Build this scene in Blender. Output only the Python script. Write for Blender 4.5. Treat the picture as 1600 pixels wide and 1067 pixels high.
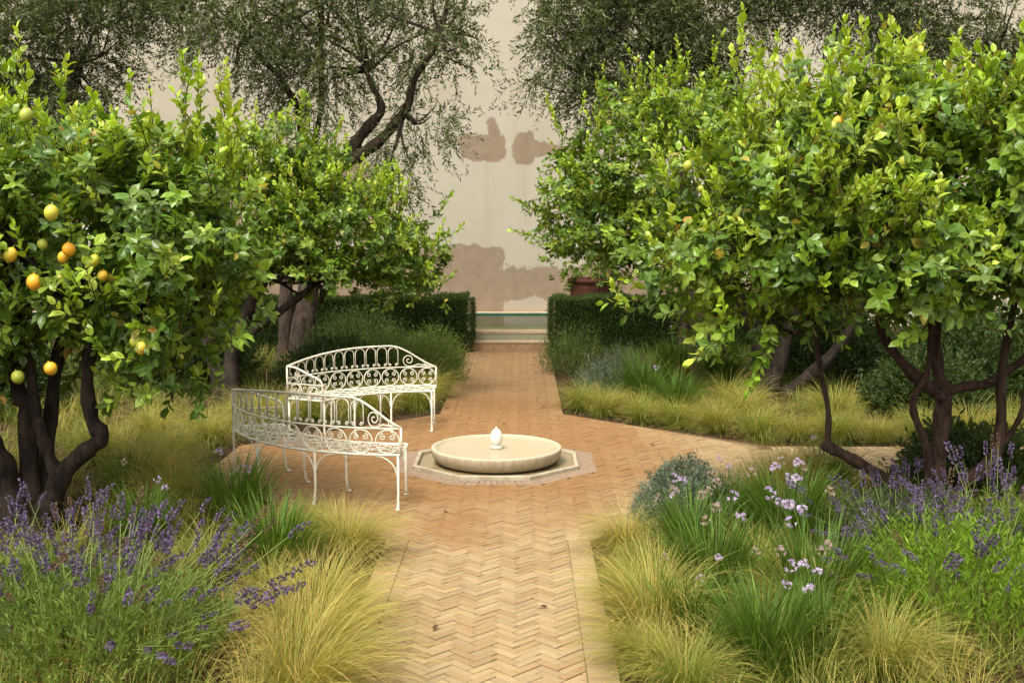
import bpy, math, random
import numpy as np
from mathutils import Matrix, Vector

for o in list(bpy.data.objects):
    bpy.data.objects.remove(o, do_unlink=True)
scene = bpy.context.scene
COL = scene.collection
R = math.radians

# ------------------------------------------------------------------ camera
cam_d = bpy.data.cameras.new('camera')
cam = bpy.data.objects.new('camera', cam_d)
COL.objects.link(cam)
cam.location = (0.23, 0.0, 2.2)
cam.rotation_euler = (R(90 - 6.13), 0, R(0.49))
cam_d.sensor_width = 36
cam_d.lens = 36 * 1750 / 1600
cam_d.clip_end = 400
scene.camera = cam

# ------------------------------------------------------------------ sky and sun (bright overcast)
SUN_EL, SUN_AZ = 58, 205          # azimuth: compass-like, 180 = behind the camera, >180 = to its left
world = bpy.data.worlds.new('World')
scene.world = world
world.use_nodes = True
wn = world.node_tree.nodes
wl = world.node_tree.links
wn.clear()
sky = wn.new('ShaderNodeTexSky')
sky.sky_type = 'NISHITA'
sky.sun_disc = False
sky.sun_elevation = R(SUN_EL)
sky.sun_rotation = R(SUN_AZ)
sky.dust_density = 5.0
sky.air_density = 1.0
hs = wn.new('ShaderNodeHueSaturation')
hs.inputs['Saturation'].default_value = 0.12      # cloud cover: nearly grey sky
tint = wn.new('ShaderNodeMix')
tint.data_type = 'RGBA'
tint.blend_type = 'MULTIPLY'
tint.inputs[0].default_value = 1.0
tint.inputs[7].default_value = (1.0, 0.97, 0.87, 1)
bg = wn.new('ShaderNodeBackground')
bg.inputs['Strength'].default_value = 0.15
wo = wn.new('ShaderNodeOutputWorld')
wl.new(sky.outputs[0], hs.inputs['Color'])
wl.new(hs.outputs[0], tint.inputs[6])
wl.new(tint.outputs[2], bg.inputs['Color'])
wl.new(bg.outputs[0], wo.inputs[0])
sun_d = bpy.data.lights.new('sun', 'SUN')
sun_d.energy = 1.5
sun_d.angle = R(15)
sun_d.color = (1.0, 0.955, 0.86)
sun = bpy.data.objects.new('sun', sun_d)
COL.objects.link(sun)
az = R(SUN_AZ)
sdir = Vector((math.sin(az) * math.cos(R(SUN_EL)), math.cos(az) * math.cos(R(SUN_EL)), math.sin(R(SUN_EL))))
sun.rotation_euler = (-sdir).to_track_quat('-Z', 'Y').to_euler()
scene.view_settings.view_transform = 'Standard'
scene.view_settings.look = 'None'
scene.view_settings.exposure = 1.22
scene.view_settings.gamma = 1.0

# ------------------------------------------------------------------ helpers
rng = np.random.default_rng(11)
random.seed(5)
CAM = np.array([0.23, 0.0, 2.2])


def props(o, label=None, cat=None, group=None, kind=None):
    if label: o['label'] = label
    if cat: o['category'] = cat
    if group: o['group'] = group
    if kind: o['kind'] = kind
    return o


def link(name, me, mat=None, parent=None, M=None):
    o = bpy.data.objects.new(name, me)
    COL.objects.link(o)
    if mat is not None and me is not None and not me.materials:
        me.materials.append(mat)
    if parent is not None:
        o.parent = parent
    if M is not None:
        o.matrix_basis = M
    return o


def empty(name, loc, label=None, cat=None, group=None, rz=0):
    o = bpy.data.objects.new(name, None)
    COL.objects.link(o)
    o.location = loc
    o.rotation_euler = (0, 0, rz)
    o.empty_display_size = 0.1
    return props(o, label, cat, group)


def mesh_np(name, V, F, C=None, smooth=False):
    """V (n,3), F (m,k) uniform polygons, C (n,3) colours."""
    V = np.ascontiguousarray(V, dtype=np.float32)
    F = np.ascontiguousarray(F, dtype=np.int32)
    m, k = F.shape
    me = bpy.data.meshes.new(name)
    me.vertices.add(len(V))
    me.vertices.foreach_set('co', V.ravel())
    me.loops.add(m * k)
    me.loops.foreach_set('vertex_index', F.ravel())
    me.polygons.add(m)
    me.polygons.foreach_set('loop_start', np.arange(0, m * k, k, dtype=np.int32))
    me.polygons.foreach_set('loop_total', np.full(m, k, dtype=np.int32))
    me.polygons.foreach_set('use_smooth', np.full(m, smooth, dtype=bool))
    if C is not None:
        a = me.color_attributes.new('col', 'FLOAT_COLOR', 'POINT')
        c4 = np.ones((len(V), 4), dtype=np.float32)
        c4[:, :3] = C
        a.data.foreach_set('color', c4.ravel())
    me.update(calc_edges=True)
    return me


class MB:
    def __init__(self):
        self.v, self.f, self.c, self.col = [], [], [], (1, 1, 1)

    def add(self, vs, fs):
        b = len(self.v)
        self.v += [tuple(p) for p in vs]
        self.c += [self.col] * len(vs)
        self.f += [tuple(i + b for i in f) for f in fs]

    def box(self, x0, x1, y0, y1, z0, z1):
        v = [(x, y, z) for z in (z0, z1) for y in (y0, y1) for x in (x0, x1)]
        self.add(v, [(0, 2, 3, 1), (4, 5, 7, 6), (0, 1, 5, 4), (2, 6, 7, 3), (0, 4, 6, 2), (1, 3, 7, 5)])

    def prism(self, poly, z0, z1, bev=0.0, bottom=False):
        """vertical prism over a CCW polygon with a small chamfer round the top"""
        n = len(poly)
        cx = sum(p[0] for p in poly) / n
        cy = sum(p[1] for p in poly) / n
        rings = []
        if bev > 0:
            ins = []
            for i in range(n):
                a, b, c = np.array(poly[i - 1]), np.array(poly[i]), np.array(poly[(i + 1) % n])
                d1 = (b - a) / (np.linalg.norm(b - a) + 1e-9)
                d2 = (c - b) / (np.linalg.norm(c - b) + 1e-9)
                n1, n2 = np.array([-d1[1], d1[0]]), np.array([-d2[1], d2[0]])
                k = n1 + n2
                k = k / max(0.4, (1 + n1 @ n2))
                ins.append(b + k * bev)
            rings = [[(p[0], p[1], z0) for p in poly], [(p[0], p[1], z1 - bev) for p in poly], [(p[0], p[1], z1) for p in ins]]
        else:
            rings = [[(p[0], p[1], z0) for p in poly], [(p[0], p[1], z1) for p in poly]]
        v = sum(rings, [])
        f = []
        for r_ in range(len(rings) - 1):
            for i in range(n):
                j = (i + 1) % n
                f.append((r_ * n + i, r_ * n + j, (r_ + 1) * n + j, (r_ + 1) * n + i))
        f.append(tuple((len(rings) - 1) * n + i for i in range(n)))
        if bottom:
            f.append(tuple(reversed(range(n))))
        self.add(v, f)

    def tube(self, pts, rad, n=6, closed=False, caps=True, wob=0.0):
        P = [np.array(p, float) for p in pts]
        m = len(P)
        if not hasattr(rad, '__len__'):
            rad = [rad] * m
        T = []
        for i in range(m):
            if closed:
                t = P[(i + 1) % m] - P[i - 1]
            else:
                t = P[min(i + 1, m - 1)] - P[max(i - 1, 0)]
            T.append(t / (np.linalg.norm(t) + 1e-9))
        up = np.array([0, 0, 1.0])
        if abs(T[0] @ up) > .9:
            up = np.array([1.0, 0, 0])
        u = np.cross(T[0], up)
        u /= np.linalg.norm(u)
        vs, fs = [], []
        for i in range(m):
            u = u - T[i] * (u @ T[i])
            u /= np.linalg.norm(u) + 1e-9
            w = np.cross(T[i], u)
            for k in range(n):
                a = 2 * math.pi * k / n
                r_ = rad[i] * (1 + (random.uniform(-wob, wob) if wob else 0))
                vs.append(P[i] + (u * math.cos(a) + w * math.sin(a)) * r_)
        rr = m if closed else m - 1
        for i in range(rr):
            j = (i + 1) % m
            for k in range(n):
                l = (k + 1) % n
                fs.append((i * n + k, i * n + l, j * n + l, j * n + k))
        if caps and not closed:
            fs.append(tuple(reversed(range(n))))
            fs.append(tuple((m - 1) * n + k for k in range(n)))
        self.add(vs, fs)

    def lathe(self, prof, n=48, center=(0, 0)):
        vs, fs = [], []
        for (r_, z) in prof:
            for k in range(n):
                a = 2 * math.pi * k / n
                vs.append((center[0] + r_ * math.cos(a), center[1] + r_ * math.sin(a), z))
        for i in range(len(prof) - 1):
            for k in range(n):
                l = (k + 1) % n
                fs.append((i * n + k, i * n + l, (i + 1) * n + l, (i + 1) * n + k))
        self.add(vs, fs)

    def mesh(self, name, smooth=False, colors=False):
        me = bpy.data.meshes.new(name)
        me.from_pydata(self.v, [], self.f)
        if smooth:
            me.polygons.foreach_set('use_smooth', [True] * len(me.polygons))
        if colors:
            a = me.color_attributes.new('col', 'FLOAT_COLOR', 'POINT')
            c = np.ones((len(self.v), 4), np.float32)
            c[:, :3] = np.array(self.c)
            a.data.foreach_set('color', c.ravel())
        me.update()
        return me

    def build(self, name, mat, parent=None, smooth=False, colors=False):
        return link(name, self.mesh(name, smooth, colors), mat, parent)


def spline(pts, rad, sub=5):
    """Catmull-Rom through points with radii"""
    P = np.array(pts, float)
    r_ = np.array(rad, float)
    Q, q = [], []
    n = len(P)
    for i in range(n - 1):
        p0, p1, p2, p3 = P[max(i - 1, 0)], P[i], P[i + 1], P[min(i + 2, n - 1)]
        for k in range(sub):
            t = k / sub
            Q.append(.5 * ((2 * p1) + (-p0 + p2) * t + (2 * p0 - 5 * p1 + 4 * p2 - p3) * t * t + (-p0 + 3 * p1 - 3 * p2 + p3) * t ** 3))
            q.append(r_[i] * (1 - t) + r_[i + 1] * t)
    Q.append(P[-1])
    q.append(r_[-1])
    return Q, q


def unit(a):
    return a / (np.linalg.norm(a, axis=-1, keepdims=True) + 1e-9)


def rdir(n, g=rng):
    return unit(g.normal(size=(n, 3)))


# ------------------------------------------------------------------ materials
class NT:
    def __init__(self, name):
        self.m = bpy.data.materials.new(name)
        self.m.use_nodes = True
        self.t = self.m.node_tree
        self.t.nodes.clear()
        self.out = self.t.nodes.new('ShaderNodeOutputMaterial')

    def n(self, ty, **kw):
        nd = self.t.nodes.new(ty)
        for k, v in kw.items():
            setattr(nd, k, v)
        return nd

    def l(self, a, b):
        self.t.links.new(a, b)

    def put(self, sock, v):
        if isinstance(v, bpy.types.NodeSocket):
            self.l(v, sock)
        else:
            sock.default_value = v

    def math(self, op, a, b=0.0, c=0.0, clamp=False):
        nd = self.n('ShaderNodeMath', operation=op, use_clamp=clamp)
        self.put(nd.inputs[0], a)
        self.put(nd.inputs[1], b)
        self.put(nd.inputs[2], c)
        return nd.outputs[0]

    def pos(self):
        return self.n('ShaderNodeNewGeometry').outputs['Position']

    def noise(self, scale, detail=4, rough=.55, vec=None, dist=0.0):
        nd = self.n('ShaderNodeTexNoise')
        nd.inputs['Scale'].default_value = scale
        nd.inputs['Detail'].default_value = detail
        nd.inputs['Roughness'].default_value = rough
        nd.inputs['Distortion'].default_value = dist
        self.l(vec if vec is not None else self.pos(), nd.inputs['Vector'])
        return nd.outputs['Fac']

    def ramp(self, f, stops):
        nd = self.n('ShaderNodeValToRGB')
        e = nd.color_ramp.elements
        while len(e) < len(stops):
            e.new(.5)
        for i, (p, c) in enumerate(stops):
            e[i].position = p
            e[i].color = (*c, 1) if hasattr(c, '__len__') else (c, c, c, 1)
        self.l(f, nd.inputs[0])
        return nd.outputs[0]

    def mix(self, f, a, b, blend='MIX'):
        nd = self.n('ShaderNodeMix', data_type='RGBA', blend_type=blend)
        self.put(nd.inputs[0], f)
        for s, v in ((nd.inputs[6], a), (nd.inputs[7], b)):
            if isinstance(v, bpy.types.NodeSocket):
                self.l(v, s)
            else:
                s.default_value = (*v, 1)
        return nd.outputs[2]

    def dim(self, c, k):
        return self.mix(1.0, c, (k, k, k) if not hasattr(k, '__len__') else k, 'MULTIPLY')

    def attr(self):
        nd = self.n('ShaderNodeVertexColor')
        nd.layer_name = 'col'
        return nd.outputs[0]

    def bump(self, h, strength=.3, dist=.01):
        nd = self.n('ShaderNodeBump')
        nd.inputs['Strength'].default_value = strength
        nd.inputs['Distance'].default_value = dist
        self.l(h, nd.inputs['Height'])
        return nd.outputs[0]

    def bsdf(self, col, rough=.7, spec=.4, normal=None, finish=True, **kw):
        b = self.n('ShaderNodeBsdfPrincipled')
        if isinstance(col, bpy.types.NodeSocket):
            self.l(col, b.inputs['Base Color'])
        else:
            b.inputs['Base Color'].default_value = (*col, 1)
        self.put(b.inputs['Roughness'], rough)
        b.inputs['Specular IOR Level'].default_value = spec
        if normal is not None:
            self.l(normal, b.inputs['Normal'])
        if finish:
            self.l(b.outputs[0], self.out.inputs[0])
        return b

    def sstep(self, x, a, b):
        nd = self.n('ShaderNodeMapRange', interpolation_type='SMOOTHSTEP')
        self.put(nd.inputs['Value'], x)
        nd.inputs['From Min'].default_value = a
        nd.inputs['From Max'].default_value = b
        return nd.outputs[0]


def leaf_mat(name, rough=.42, trans=.3, spec=.5, tr_gain=(1.5, 1.35, .6)):
    t = NT(name)
    c = t.attr()
    nz = t.noise(45, 2)
    c2 = t.mix(t.math('MULTIPLY', nz, .22), c, (.02, .03, .008))
    b = t.bsdf(c2, rough, spec, finish=False)
    tr = t.n('ShaderNodeBsdfTranslucent')
    t.l(t.mix(1.0, c2, tr_gain, 'MULTIPLY'), tr.inputs[0])
    mx = t.n('ShaderNodeMixShader')
    mx.inputs[0].default_value = trans
    t.l(b.outputs[0], mx.inputs[1])
    t.l(tr.outputs[0], mx.inputs[2])
    t.l(mx.outputs[0], t.out.inputs[0])
    return t.m


M_LEAF = leaf_mat('lemon_leaf', .36, .30, .42)
M_OLIVE = leaf_mat('olive_leaf', .5, .28, .3)
M_GRASS = leaf_mat('grass_blade', .6, .35, .25)
M_FLOWER = leaf_mat('petal', .7, .3, .2, (1.1, 1.0, 1.2))


def bark(name, a, b, sc=18):
    t = NT(name)
    p = t.pos()
    mp = t.n('ShaderNodeMapping')
    mp.inputs['Scale'].default_value = (1, 1, .35)
    t.l(p, mp.inputs[0])
    n1 = t.noise(sc, 6, .65, mp.outputs[0], .6)
    n2 = t.noise(4, 3)
    c = t.mix(t.sstep(n1, .35, .7), a, b)
    c = t.mix(t.math('MULTIPLY', t.sstep(n2, .5, .75), .25), c, (.08, .062, .046))
    t.bsdf(c, .9, .2, t.bump(n1, .7, .02))
    return t.m


M_BARK = bark('lemon_bark', (.012, .009, .007), (.045, .032, .023))
M_BARK_RED = bark('lemon_bark_warm', (.028, .015, .011), (.09, .055, .04))
M_BARK_OL = bark('olive_bark', (.02, .013, .010), (.075, .052, .038), 14)

t = NT('lemon_skin')
nz = t.noise(9, 2)
oi = t.n('ShaderNodeObjectInfo')
c = t.mix(t.sstep(t.math('ADD', nz, t.math('MULTIPLY', t.math('SUBTRACT', oi.outputs['Random'], .5), .5)), .3, .68), (.72, .33, .02), (.50, .46, .05))
t.bsdf(c, .42, .5, t.bump(t.noise(220, 2), .15, .002))
M_LEMON = t.m

# fired-clay brick: sandy to terracotta, each brick its own tone (col), worn areas by large noise, plaza and far path darker and redder
t = NT('clay_brick')
c0 = t.attr()
n1 = t.noise(1.1, 4, .6)
n2 = t.noise(60, 4, .7)
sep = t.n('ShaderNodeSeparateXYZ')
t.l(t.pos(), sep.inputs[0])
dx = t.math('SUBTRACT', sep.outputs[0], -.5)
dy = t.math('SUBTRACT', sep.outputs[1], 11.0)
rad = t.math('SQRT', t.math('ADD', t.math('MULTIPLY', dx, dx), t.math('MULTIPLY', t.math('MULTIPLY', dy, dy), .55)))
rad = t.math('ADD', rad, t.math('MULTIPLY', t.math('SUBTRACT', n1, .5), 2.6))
plaza_tone = t.math('SUBTRACT', 1.0, t.sstep(rad, 1.6, 3.0))  # noise-edged mask round the fountain: darker, redder, slightly smoother bricks
c1 = t.mix(t.math('MULTIPLY', plaza_tone, .74), c0, (.31, .14, .036))
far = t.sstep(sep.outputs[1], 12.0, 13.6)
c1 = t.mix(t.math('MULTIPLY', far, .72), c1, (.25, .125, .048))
c1 = t.mix(t.math('MULTIPLY', t.sstep(n1, .45, .75), .35), c1, (.34, .20, .09))
c1 = t.mix(t.math('MULTIPLY', t.sstep(n2, .45, .75), .3), c1, (.22, .13, .07))
n5 = t.noise(3.2, 6, .7)
c1 = t.mix(t.math('MULTIPLY', t.sstep(n5, .52, .7), .38), c1, (.25, .165, .085))
t.bsdf(t.dim(c1, (.635, .62, .62)), t.math('SUBTRACT', .82, t.math('MULTIPLY', plaza_tone, .12)), .3, t.bump(n2, .35, .004))
M_BRICK = t.m

t = NT('sand_joint')
n1 = t.noise(30, 4)
t.bsdf(t.ramp(n1, [(.3, (.09, .055, .03)), (.7, (.15, .095, .05))]), .95, .1, t.bump(n1, .5, .01))
M_JOINT = t.m

t = NT('soil')
n1 = t.noise(12, 6, .7)
n2 = t.noise(1.3, 3)
c = t.ramp(n1, [(.3, (.022, .013, .008)), (.7, (.085, .048, .028))])
c = t.mix(t.math('MULTIPLY', t.sstep(n2, .45, .7), .4), c, (.05, .05, .02))
t.bsdf(c, .95, .1, t.bump(n1, 1.0, .05))
M_SOIL = t.m

# lime plaster wall with damp / repaired patches that have their own outlines
t = NT('lime_plaster')
p = t.pos()
sep = t.n('ShaderNodeSeparateXYZ')
t.l(p, sep.inputs[0])
X, Z = sep.outputs[0], sep.outputs[2]
nE = t.noise(1.5, 5, .62)
nF = t.noise(5, 4, .6)
nG = t.noise(22, 5, .7)
ed = t.math('ADD', t.math('ADD', t.math('MULTIPLY', t.math('SUBTRACT', nE, .5), .6), t.math('MULTIPLY', t.math('SUBTRACT', nF, .5), .25)), t.math('MULTIPLY', t.math('SUBTRACT', nG, .5), .10))


def boxmask(cx, cz, hx, hz, soft=.025, amp=1.0, slope=0.0):
    ax = t.math('SUBTRACT', t.math('ABSOLUTE', t.math('SUBTRACT', X, cx)), hx)
    zz = t.math('SUBTRACT', Z, t.math('ADD', cz, t.math('MULTIPLY', t.math('SUBTRACT', X, cx), slope)))
    az_ = t.math('SUBTRACT', t.math('ABSOLUTE', zz), hz)
    d = t.math('SMOOTH_MAX', ax, az_, .3)
    d = t.math('ADD', d, t.math('MULTIPLY', ed, amp))
    return t.math('SUBTRACT', 1.0, t.sstep(d, -soft, soft))


masks = [boxmask(-.66, 3.74, .50, .27, amp=.8), boxmask(-.36, 4.05, .13, .30, amp=.5), boxmask(.28, 3.74, .20, .34, amp=.7), boxmask(.72, 3.72, .45, .15, amp=.8, slope=-.1),
         boxmask(-1.6, .75, 1.5, .88, amp=1.0), boxmask(1.6, .6, 2.6, .62, amp=.9), boxmask(0, .4, 6.5, .55, amp=1.1),
         boxmask(-6.0, 2.2, 1.6, 1.2, amp=1.3), boxmask(6.4, 1.9, 1.2, 1.5, amp=1.3), boxmask(-3.4, 2.6, .5, .8, amp=1.0)]
mm = masks[0]
for k in masks[1:]:
    mm = t.math('MAXIMUM', mm, k)
hole = boxmask(.3, .36, .46, .16, amp=.9)
mm = t.math('MULTIPLY', mm, t.math('SUBTRACT', 1.0, t.math('MULTIPLY', hole, .7)))
n3 = t.noise(.5, 4, .6)
mp = t.n('ShaderNodeMapping')
mp.inputs['Scale'].default_value = (2.2, 1, .16)
t.l(p, mp.inputs[0])
runs = t.noise(1.0, 5, .65, mp.outputs[0])
vo = t.n('ShaderNodeTexVoronoi', feature='DISTANCE_TO_EDGE')
vo.inputs['Scale'].default_value = .55
wv = t.n('ShaderNodeVectorMath', operation='ADD')
nv = t.n('ShaderNodeTexNoise')
nv.inputs['Scale'].default_value = 2.5
nv.inputs['Detail'].default_value = 5
t.l(p, nv.inputs['Vector'])
t.l(p, wv.inputs[0])
t.l(nv.outputs['Color'], wv.inputs[1])
t.l(wv.outputs[0], vo.inputs['Vector'])
crack = t.math('MULTIPLY', t.math('SUBTRACT', 1.0, t.sstep(vo.outputs['Distance'], .002, .012)), t.sstep(nE, .5, .62))
n4 = t.noise(9, 5, .7)
base = t.mix(t.sstep(n3, .35, .7), (.55, .50, .415), (.50, .445, .355))
base = t.mix(t.math('MULTIPLY', t.sstep(n4, .5, .8), .25), base, (.43, .37, .29))
base = t.mix(t.math('MULTIPLY', t.sstep(runs, .5, .72), .35), base, (.42, .35, .265))
base = t.mix(t.math('MULTIPLY', crack, .12), base, (.26, .20, .145))
pc = t.mix(t.sstep(nF, .3, .7), (.34, .25, .17), (.285, .205, .135))
t.bsdf(t.dim(t.mix(t.math('MULTIPLY', mm, .92), base, pc), .70), .92, .15, t.bump(t.math('ADD', n4, t.math('MULTIPLY', mm, -.6)), .3, .01))
M_WALL = t.m

t = NT('cream_iron_paint')
n1 = t.noise(70, 3)
c = t.mix(t.math('MULTIPLY', t.sstep(n1, .58, .72), .5), (.78, .73, .60), (.42, .32, .2))
c = t.mix(t.math('MULTIPLY', t.sstep(t.noise(7, 5, .7), .5, .75), .45), c, (.50, .40, .27))
t.bsdf(t.dim(c, .74), .5, .4, t.bump(n1, .2, .002))
M_IRON = t.m

t = NT('bowl_stone')
n1 = t.noise(6, 4)
p = t.pos()
mp = t.n('ShaderNodeMapping')
mp.inputs['Scale'].default_value = (22, 22, 1.2)
t.l(p, mp.inputs[0])
n2 = t.noise(1.0, 4, .6, mp.outputs[0])
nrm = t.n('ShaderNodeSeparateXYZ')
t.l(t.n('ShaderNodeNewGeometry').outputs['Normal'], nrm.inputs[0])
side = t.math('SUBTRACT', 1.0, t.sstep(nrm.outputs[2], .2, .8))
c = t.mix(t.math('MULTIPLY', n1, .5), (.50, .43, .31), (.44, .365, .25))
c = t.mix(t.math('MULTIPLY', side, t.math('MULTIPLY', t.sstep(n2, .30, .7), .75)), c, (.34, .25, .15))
t.bsdf(t.dim(c, .84), .6, .35, t.bump(n1, .1, .005))
M_BOWL = t.m

t = NT('white_marble')
n1 = t.noise(25, 4, .6)
c = t.mix(t.sstep(n1, .58, .68), (.80, .77, .70), (.45, .38, .28))
t.bsdf(t.dim(c, .74), .5, .4, t.bump(t.noise(60, 3), .4, .004))
M_MARBLE = t.m
t = NT('cream_edging')
c = t.mix(t.sstep(t.noise(8, 4), .4, .7), (.66, .58, .43), (.50, .40, .27))
t.bsdf(t.dim(c, .55), .6, .3)
M_EDGE = t.m


def water(name, tintc, ripple, scale, gl=1.33):
    t = NT(name)
    tr = t.n('ShaderNodeBsdfTransparent')
    tr.inputs[0].default_value = (*tintc, 1)
    g = t.n('ShaderNodeBsdfGlossy')
    g.inputs['Roughness'].default_value = .03
    nb = t.bump(t.noise(scale, 3), ripple, .02)
    t.l(nb, g.inputs['Normal'])
    fr = t.n('ShaderNodeFresnel')
    fr.inputs[0].default_value = gl
    t.l(nb, fr.inputs['Normal'])
    mx = t.n('ShaderNodeMixShader')
    t.l(fr.outputs[0], mx.inputs[0])
    t.l(tr.outputs[0], mx.inputs[1])
    t.l(g.outputs[0], mx.inputs[2])
    t.l(mx.outputs[0], t.out.inputs[0])
    return t.m


M_WATER_BOWL = water('still_water', (.99, .98, .95), .10, 9, 1.16)
M_WATER_BASIN = water('basin_water', (.92, .91, .84), .05, 9, 1.10)
M_WATER = water('pool_water', (.42, .62, .42), .25, 7, 1.2)


def simple(name, a, b, sc=10, rough=.7, spec=.3, bs=.2, bd=.005):
    t = NT(name)
    n1 = t.noise(sc, 5, .6)
    t.bsdf(t.dim(t.mix(t.sstep(n1, .35, .68), a, b), .74), rough, spec, t.bump(n1, bs, bd))
    return t.m


M_STEP = simple('step_brick', (.40, .24, .13), (.28, .16, .09), 9, .85)
M_COPING = simple('coping_stone', (.56, .42, .28), (.44, .32, .2), 8, .8)
M_TILE = simple('glazed_tile', (.30, .32, .22), (.36, .34, .22), 14, .25, .5)
M_TILE_G = simple('green_glazed_tile', (.02, .10, .075), (.03, .14, .10), 14, .25, .5)
M_POOLFLOOR = simple('pool_floor', (.14, .22, .12), (.20, .27, .14), 5, .8)
M_TERRA = simple('terracotta', (.17, .062, .035), (.11, .042, .025), 7, .85)
M_CORE = simple('hedge_inner', (.008, .014, .004), (.015, .024, .008), 20, 1.0, .0)
M_BASIN = simple('basin_floor', (.42, .34, .23), (.34, .27, .18), 12, .6)
M_GREYBRICK = simple('weathered_brick', (.34, .24, .16), (.24, .16, .11), 25, .85)

# ------------------------------------------------------------------ ground, path
PC = np.array([0.0, 10.15])
HW, RB = .71, 2.55            # path half width, plaza reach
IN = .55                      # half width between the border courses
gm = MB()
gx = np.linspace(-60, 60, 61)
mb = MB()
mb.add([(-80, -40, -.035), (80, -40, -.035), (80, 120, -.035), (-80, 120, -.035)], [(0, 1, 2, 3)])
props(mb.build('ground', M_SOIL), kind='structure')

Y0, Y1, XR = 2.2, 18.98, 12.0
outline = [(-HW, Y0), (HW, Y0), (HW, PC[1] - RB), (RB, PC[1] - HW), (XR, PC[1] - HW), (XR, PC[1] + HW), (RB + .2, PC[1] + HW), (HW, PC[1] + RB), (HW, Y1), (-HW, Y1), (-HW, PC[1] + RB), (-RB, PC[1] + HW), (-RB, PC[1] - HW), (-HW, PC[1] - RB)]
mb = MB()
mb.prism(outline, -.05, -.010)
path = props(mb.build('path', M_JOINT), kind='structure')

Lb, Wb, JT = .158, .052, .006


def clip(poly, a, b, c):        # keep a*x+b*y<=c
    out = []
    n = len(poly)
    for i in range(n):
        p, q = poly[i], poly[(i + 1) % n]
        dp, dq = a * p[0] + b * p[1] - c, a * q[0] + b * q[1] - c
        if dp <= 0:
            out.append(p)
        if dp * dq < 0:
            s = dp / (dp - dq)
            out.append((p[0] + s * (q[0] - p[0]), p[1] + s * (q[1] - p[1])))
    return out


def area(p):
    return .5 * sum(p[i - 1][0] * p[i][1] - p[i][0] * p[i - 1][1] for i in range(len(p)))


s2 = math.sqrt(.5)
yA, yB = PC[1] - RB, PC[1] + RB
diag = (RB + HW) * s2           # half-plane distance of the plaza chamfers
zones = [
    [(-1, 0, IN), (1, 0, IN), (0, -1, -Y0), (0, 1, yA)],
    [(-1, 0, IN), (1, 0, IN), (0, -1, -yB), (0, 1, Y1)],
    [(-1, 0, -RB), (1, 0, XR), (0, -1, -(PC[1] - IN)), (0, 1, PC[1] + IN)],
    [(-1, 0, RB), (1, 0, RB), (0, -1, -yA), (0, 1, yB)] + [(sx * s2, sy * s2, diag + sy * s2 * PC[1]) for sx in (-1, 1) for sy in (-1, 1)],
]
palette = .80 * np.array([(.60, .445, .235), (.66, .50, .28), (.54, .385, .19), (.58, .40, .205), (.47, .31, .15), (.62, .465, .26), (.48, .36, .21), (.56, .42, .235)])


def brick_col():
    c = palette[random.randrange(len(palette))]
    c = c * .6 + palette.mean(axis=0) * .4
    return tuple(c * random.uniform(.90, 1.07))


field = MB()
solo = []
i0, i1 = -170, 260
ca = sa = s2
for b_ in range(-40, 60):
    for a_ in range(-20, 420):
        # lattice in path space: lateral step b*(L*sqrt2), depth step a*(W*sqrt2)
        lx, ly = b_ * Lb * math.sqrt(2), Y0 - .3 + a_ * Wb * math.sqrt(2) - .0
        if lx > XR + .2 or lx < -RB - .3 or ly > Y1 + .3:
            continue
        if lx > RB + .3 and abs(ly - PC[1]) > HW + .3:
            continue
        if abs(lx) > HW + .3 and abs(ly - PC[1]) > RB + .3:
            continue
        if lx > 7.5:
            continue
        for kind in (0, 1):
            g = JT / 2
            if kind == 0:
                q = [(g, g), (Lb - g, g), (Lb - g, Wb - g), (g, Wb - g)]
            else:
                q = [(g, Wb + g), (Wb - g, Wb + g), (Wb - g, Wb + Lb - g), (g, Wb + Lb - g)]
            q = [(lx + (x - y) * s2, ly + (x + y) * s2) for x, y in q]
            A0 = area(q)
            for zone in zones:
                c_ = q
                for h in zone:
                    c_ = clip(c_, *h)
                    if len(c_) < 3:
                        break
                if len(c_) < 3 or area(c_) < 4e-5:
                    continue
                cen = np.mean(np.array(c_), axis=0)
                # the fountain surround takes the middle
                d8 = max(abs((cen[0]) * math.cos(k * math.pi / 4) + (cen[1] - 10.13) * math.sin(k * math.pi / 4)) for k in range(4))
                if d8 < .905:
                    continue
                if abs(area(c_) - A0) < 1e-7 and 5.22 < cen[1] < 7.6 and len(solo) < 1200:
                    solo.append((cen, kind))
                    continue
                field.col = brick_col()
                field.prism(c_, -.03, random.uniform(-.004, .0014), .0025)
# border courses: bricks laid across the edge
borders = []


def border(p0, p1, inward):
    p0, p1 = np.array(p0), np.array(p1)
    d = p1 - p0
    n_ = int(np.linalg.norm(d) / Wb)
    for k in range(n_):
        borders.append((p0 + d * (k + .5) / n_ + np.array(inward) * (HW - IN) / 2, d / np.linalg.norm(d)))


border((-HW, Y0), (-HW, yA), (1, 0))
border((HW, Y0), (HW, yA), (-1, 0))
border((-HW, yB), (-HW, Y1), (1, 0))
border((HW, yB), (HW, Y1), (-1, 0))
border((RB + .12, PC[1] + HW), (7.5, PC[1] + HW), (0, -1))
border((RB + .12, PC[1] - HW), (7.5, PC[1] - HW), (0, 1))
bl = (HW - IN) / 2 - JT / 2
bw = Wb / 2 - JT / 2
solo_b = []
for c_, d in borders:
    n_ = np.array([-d[1], d[0]])
    poly = [tuple(c_ + d * sx * bw + n_ * sy * bl) for sx, sy in ((-1, -1), (1, -1), (1, 1), (-1, 1))]
    if area(poly) < 0:
        poly = poly[::-1]
    field.col = brick_col()
    field.prism(poly, -.03, random.uniform(-.001, .002), .0025)
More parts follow.
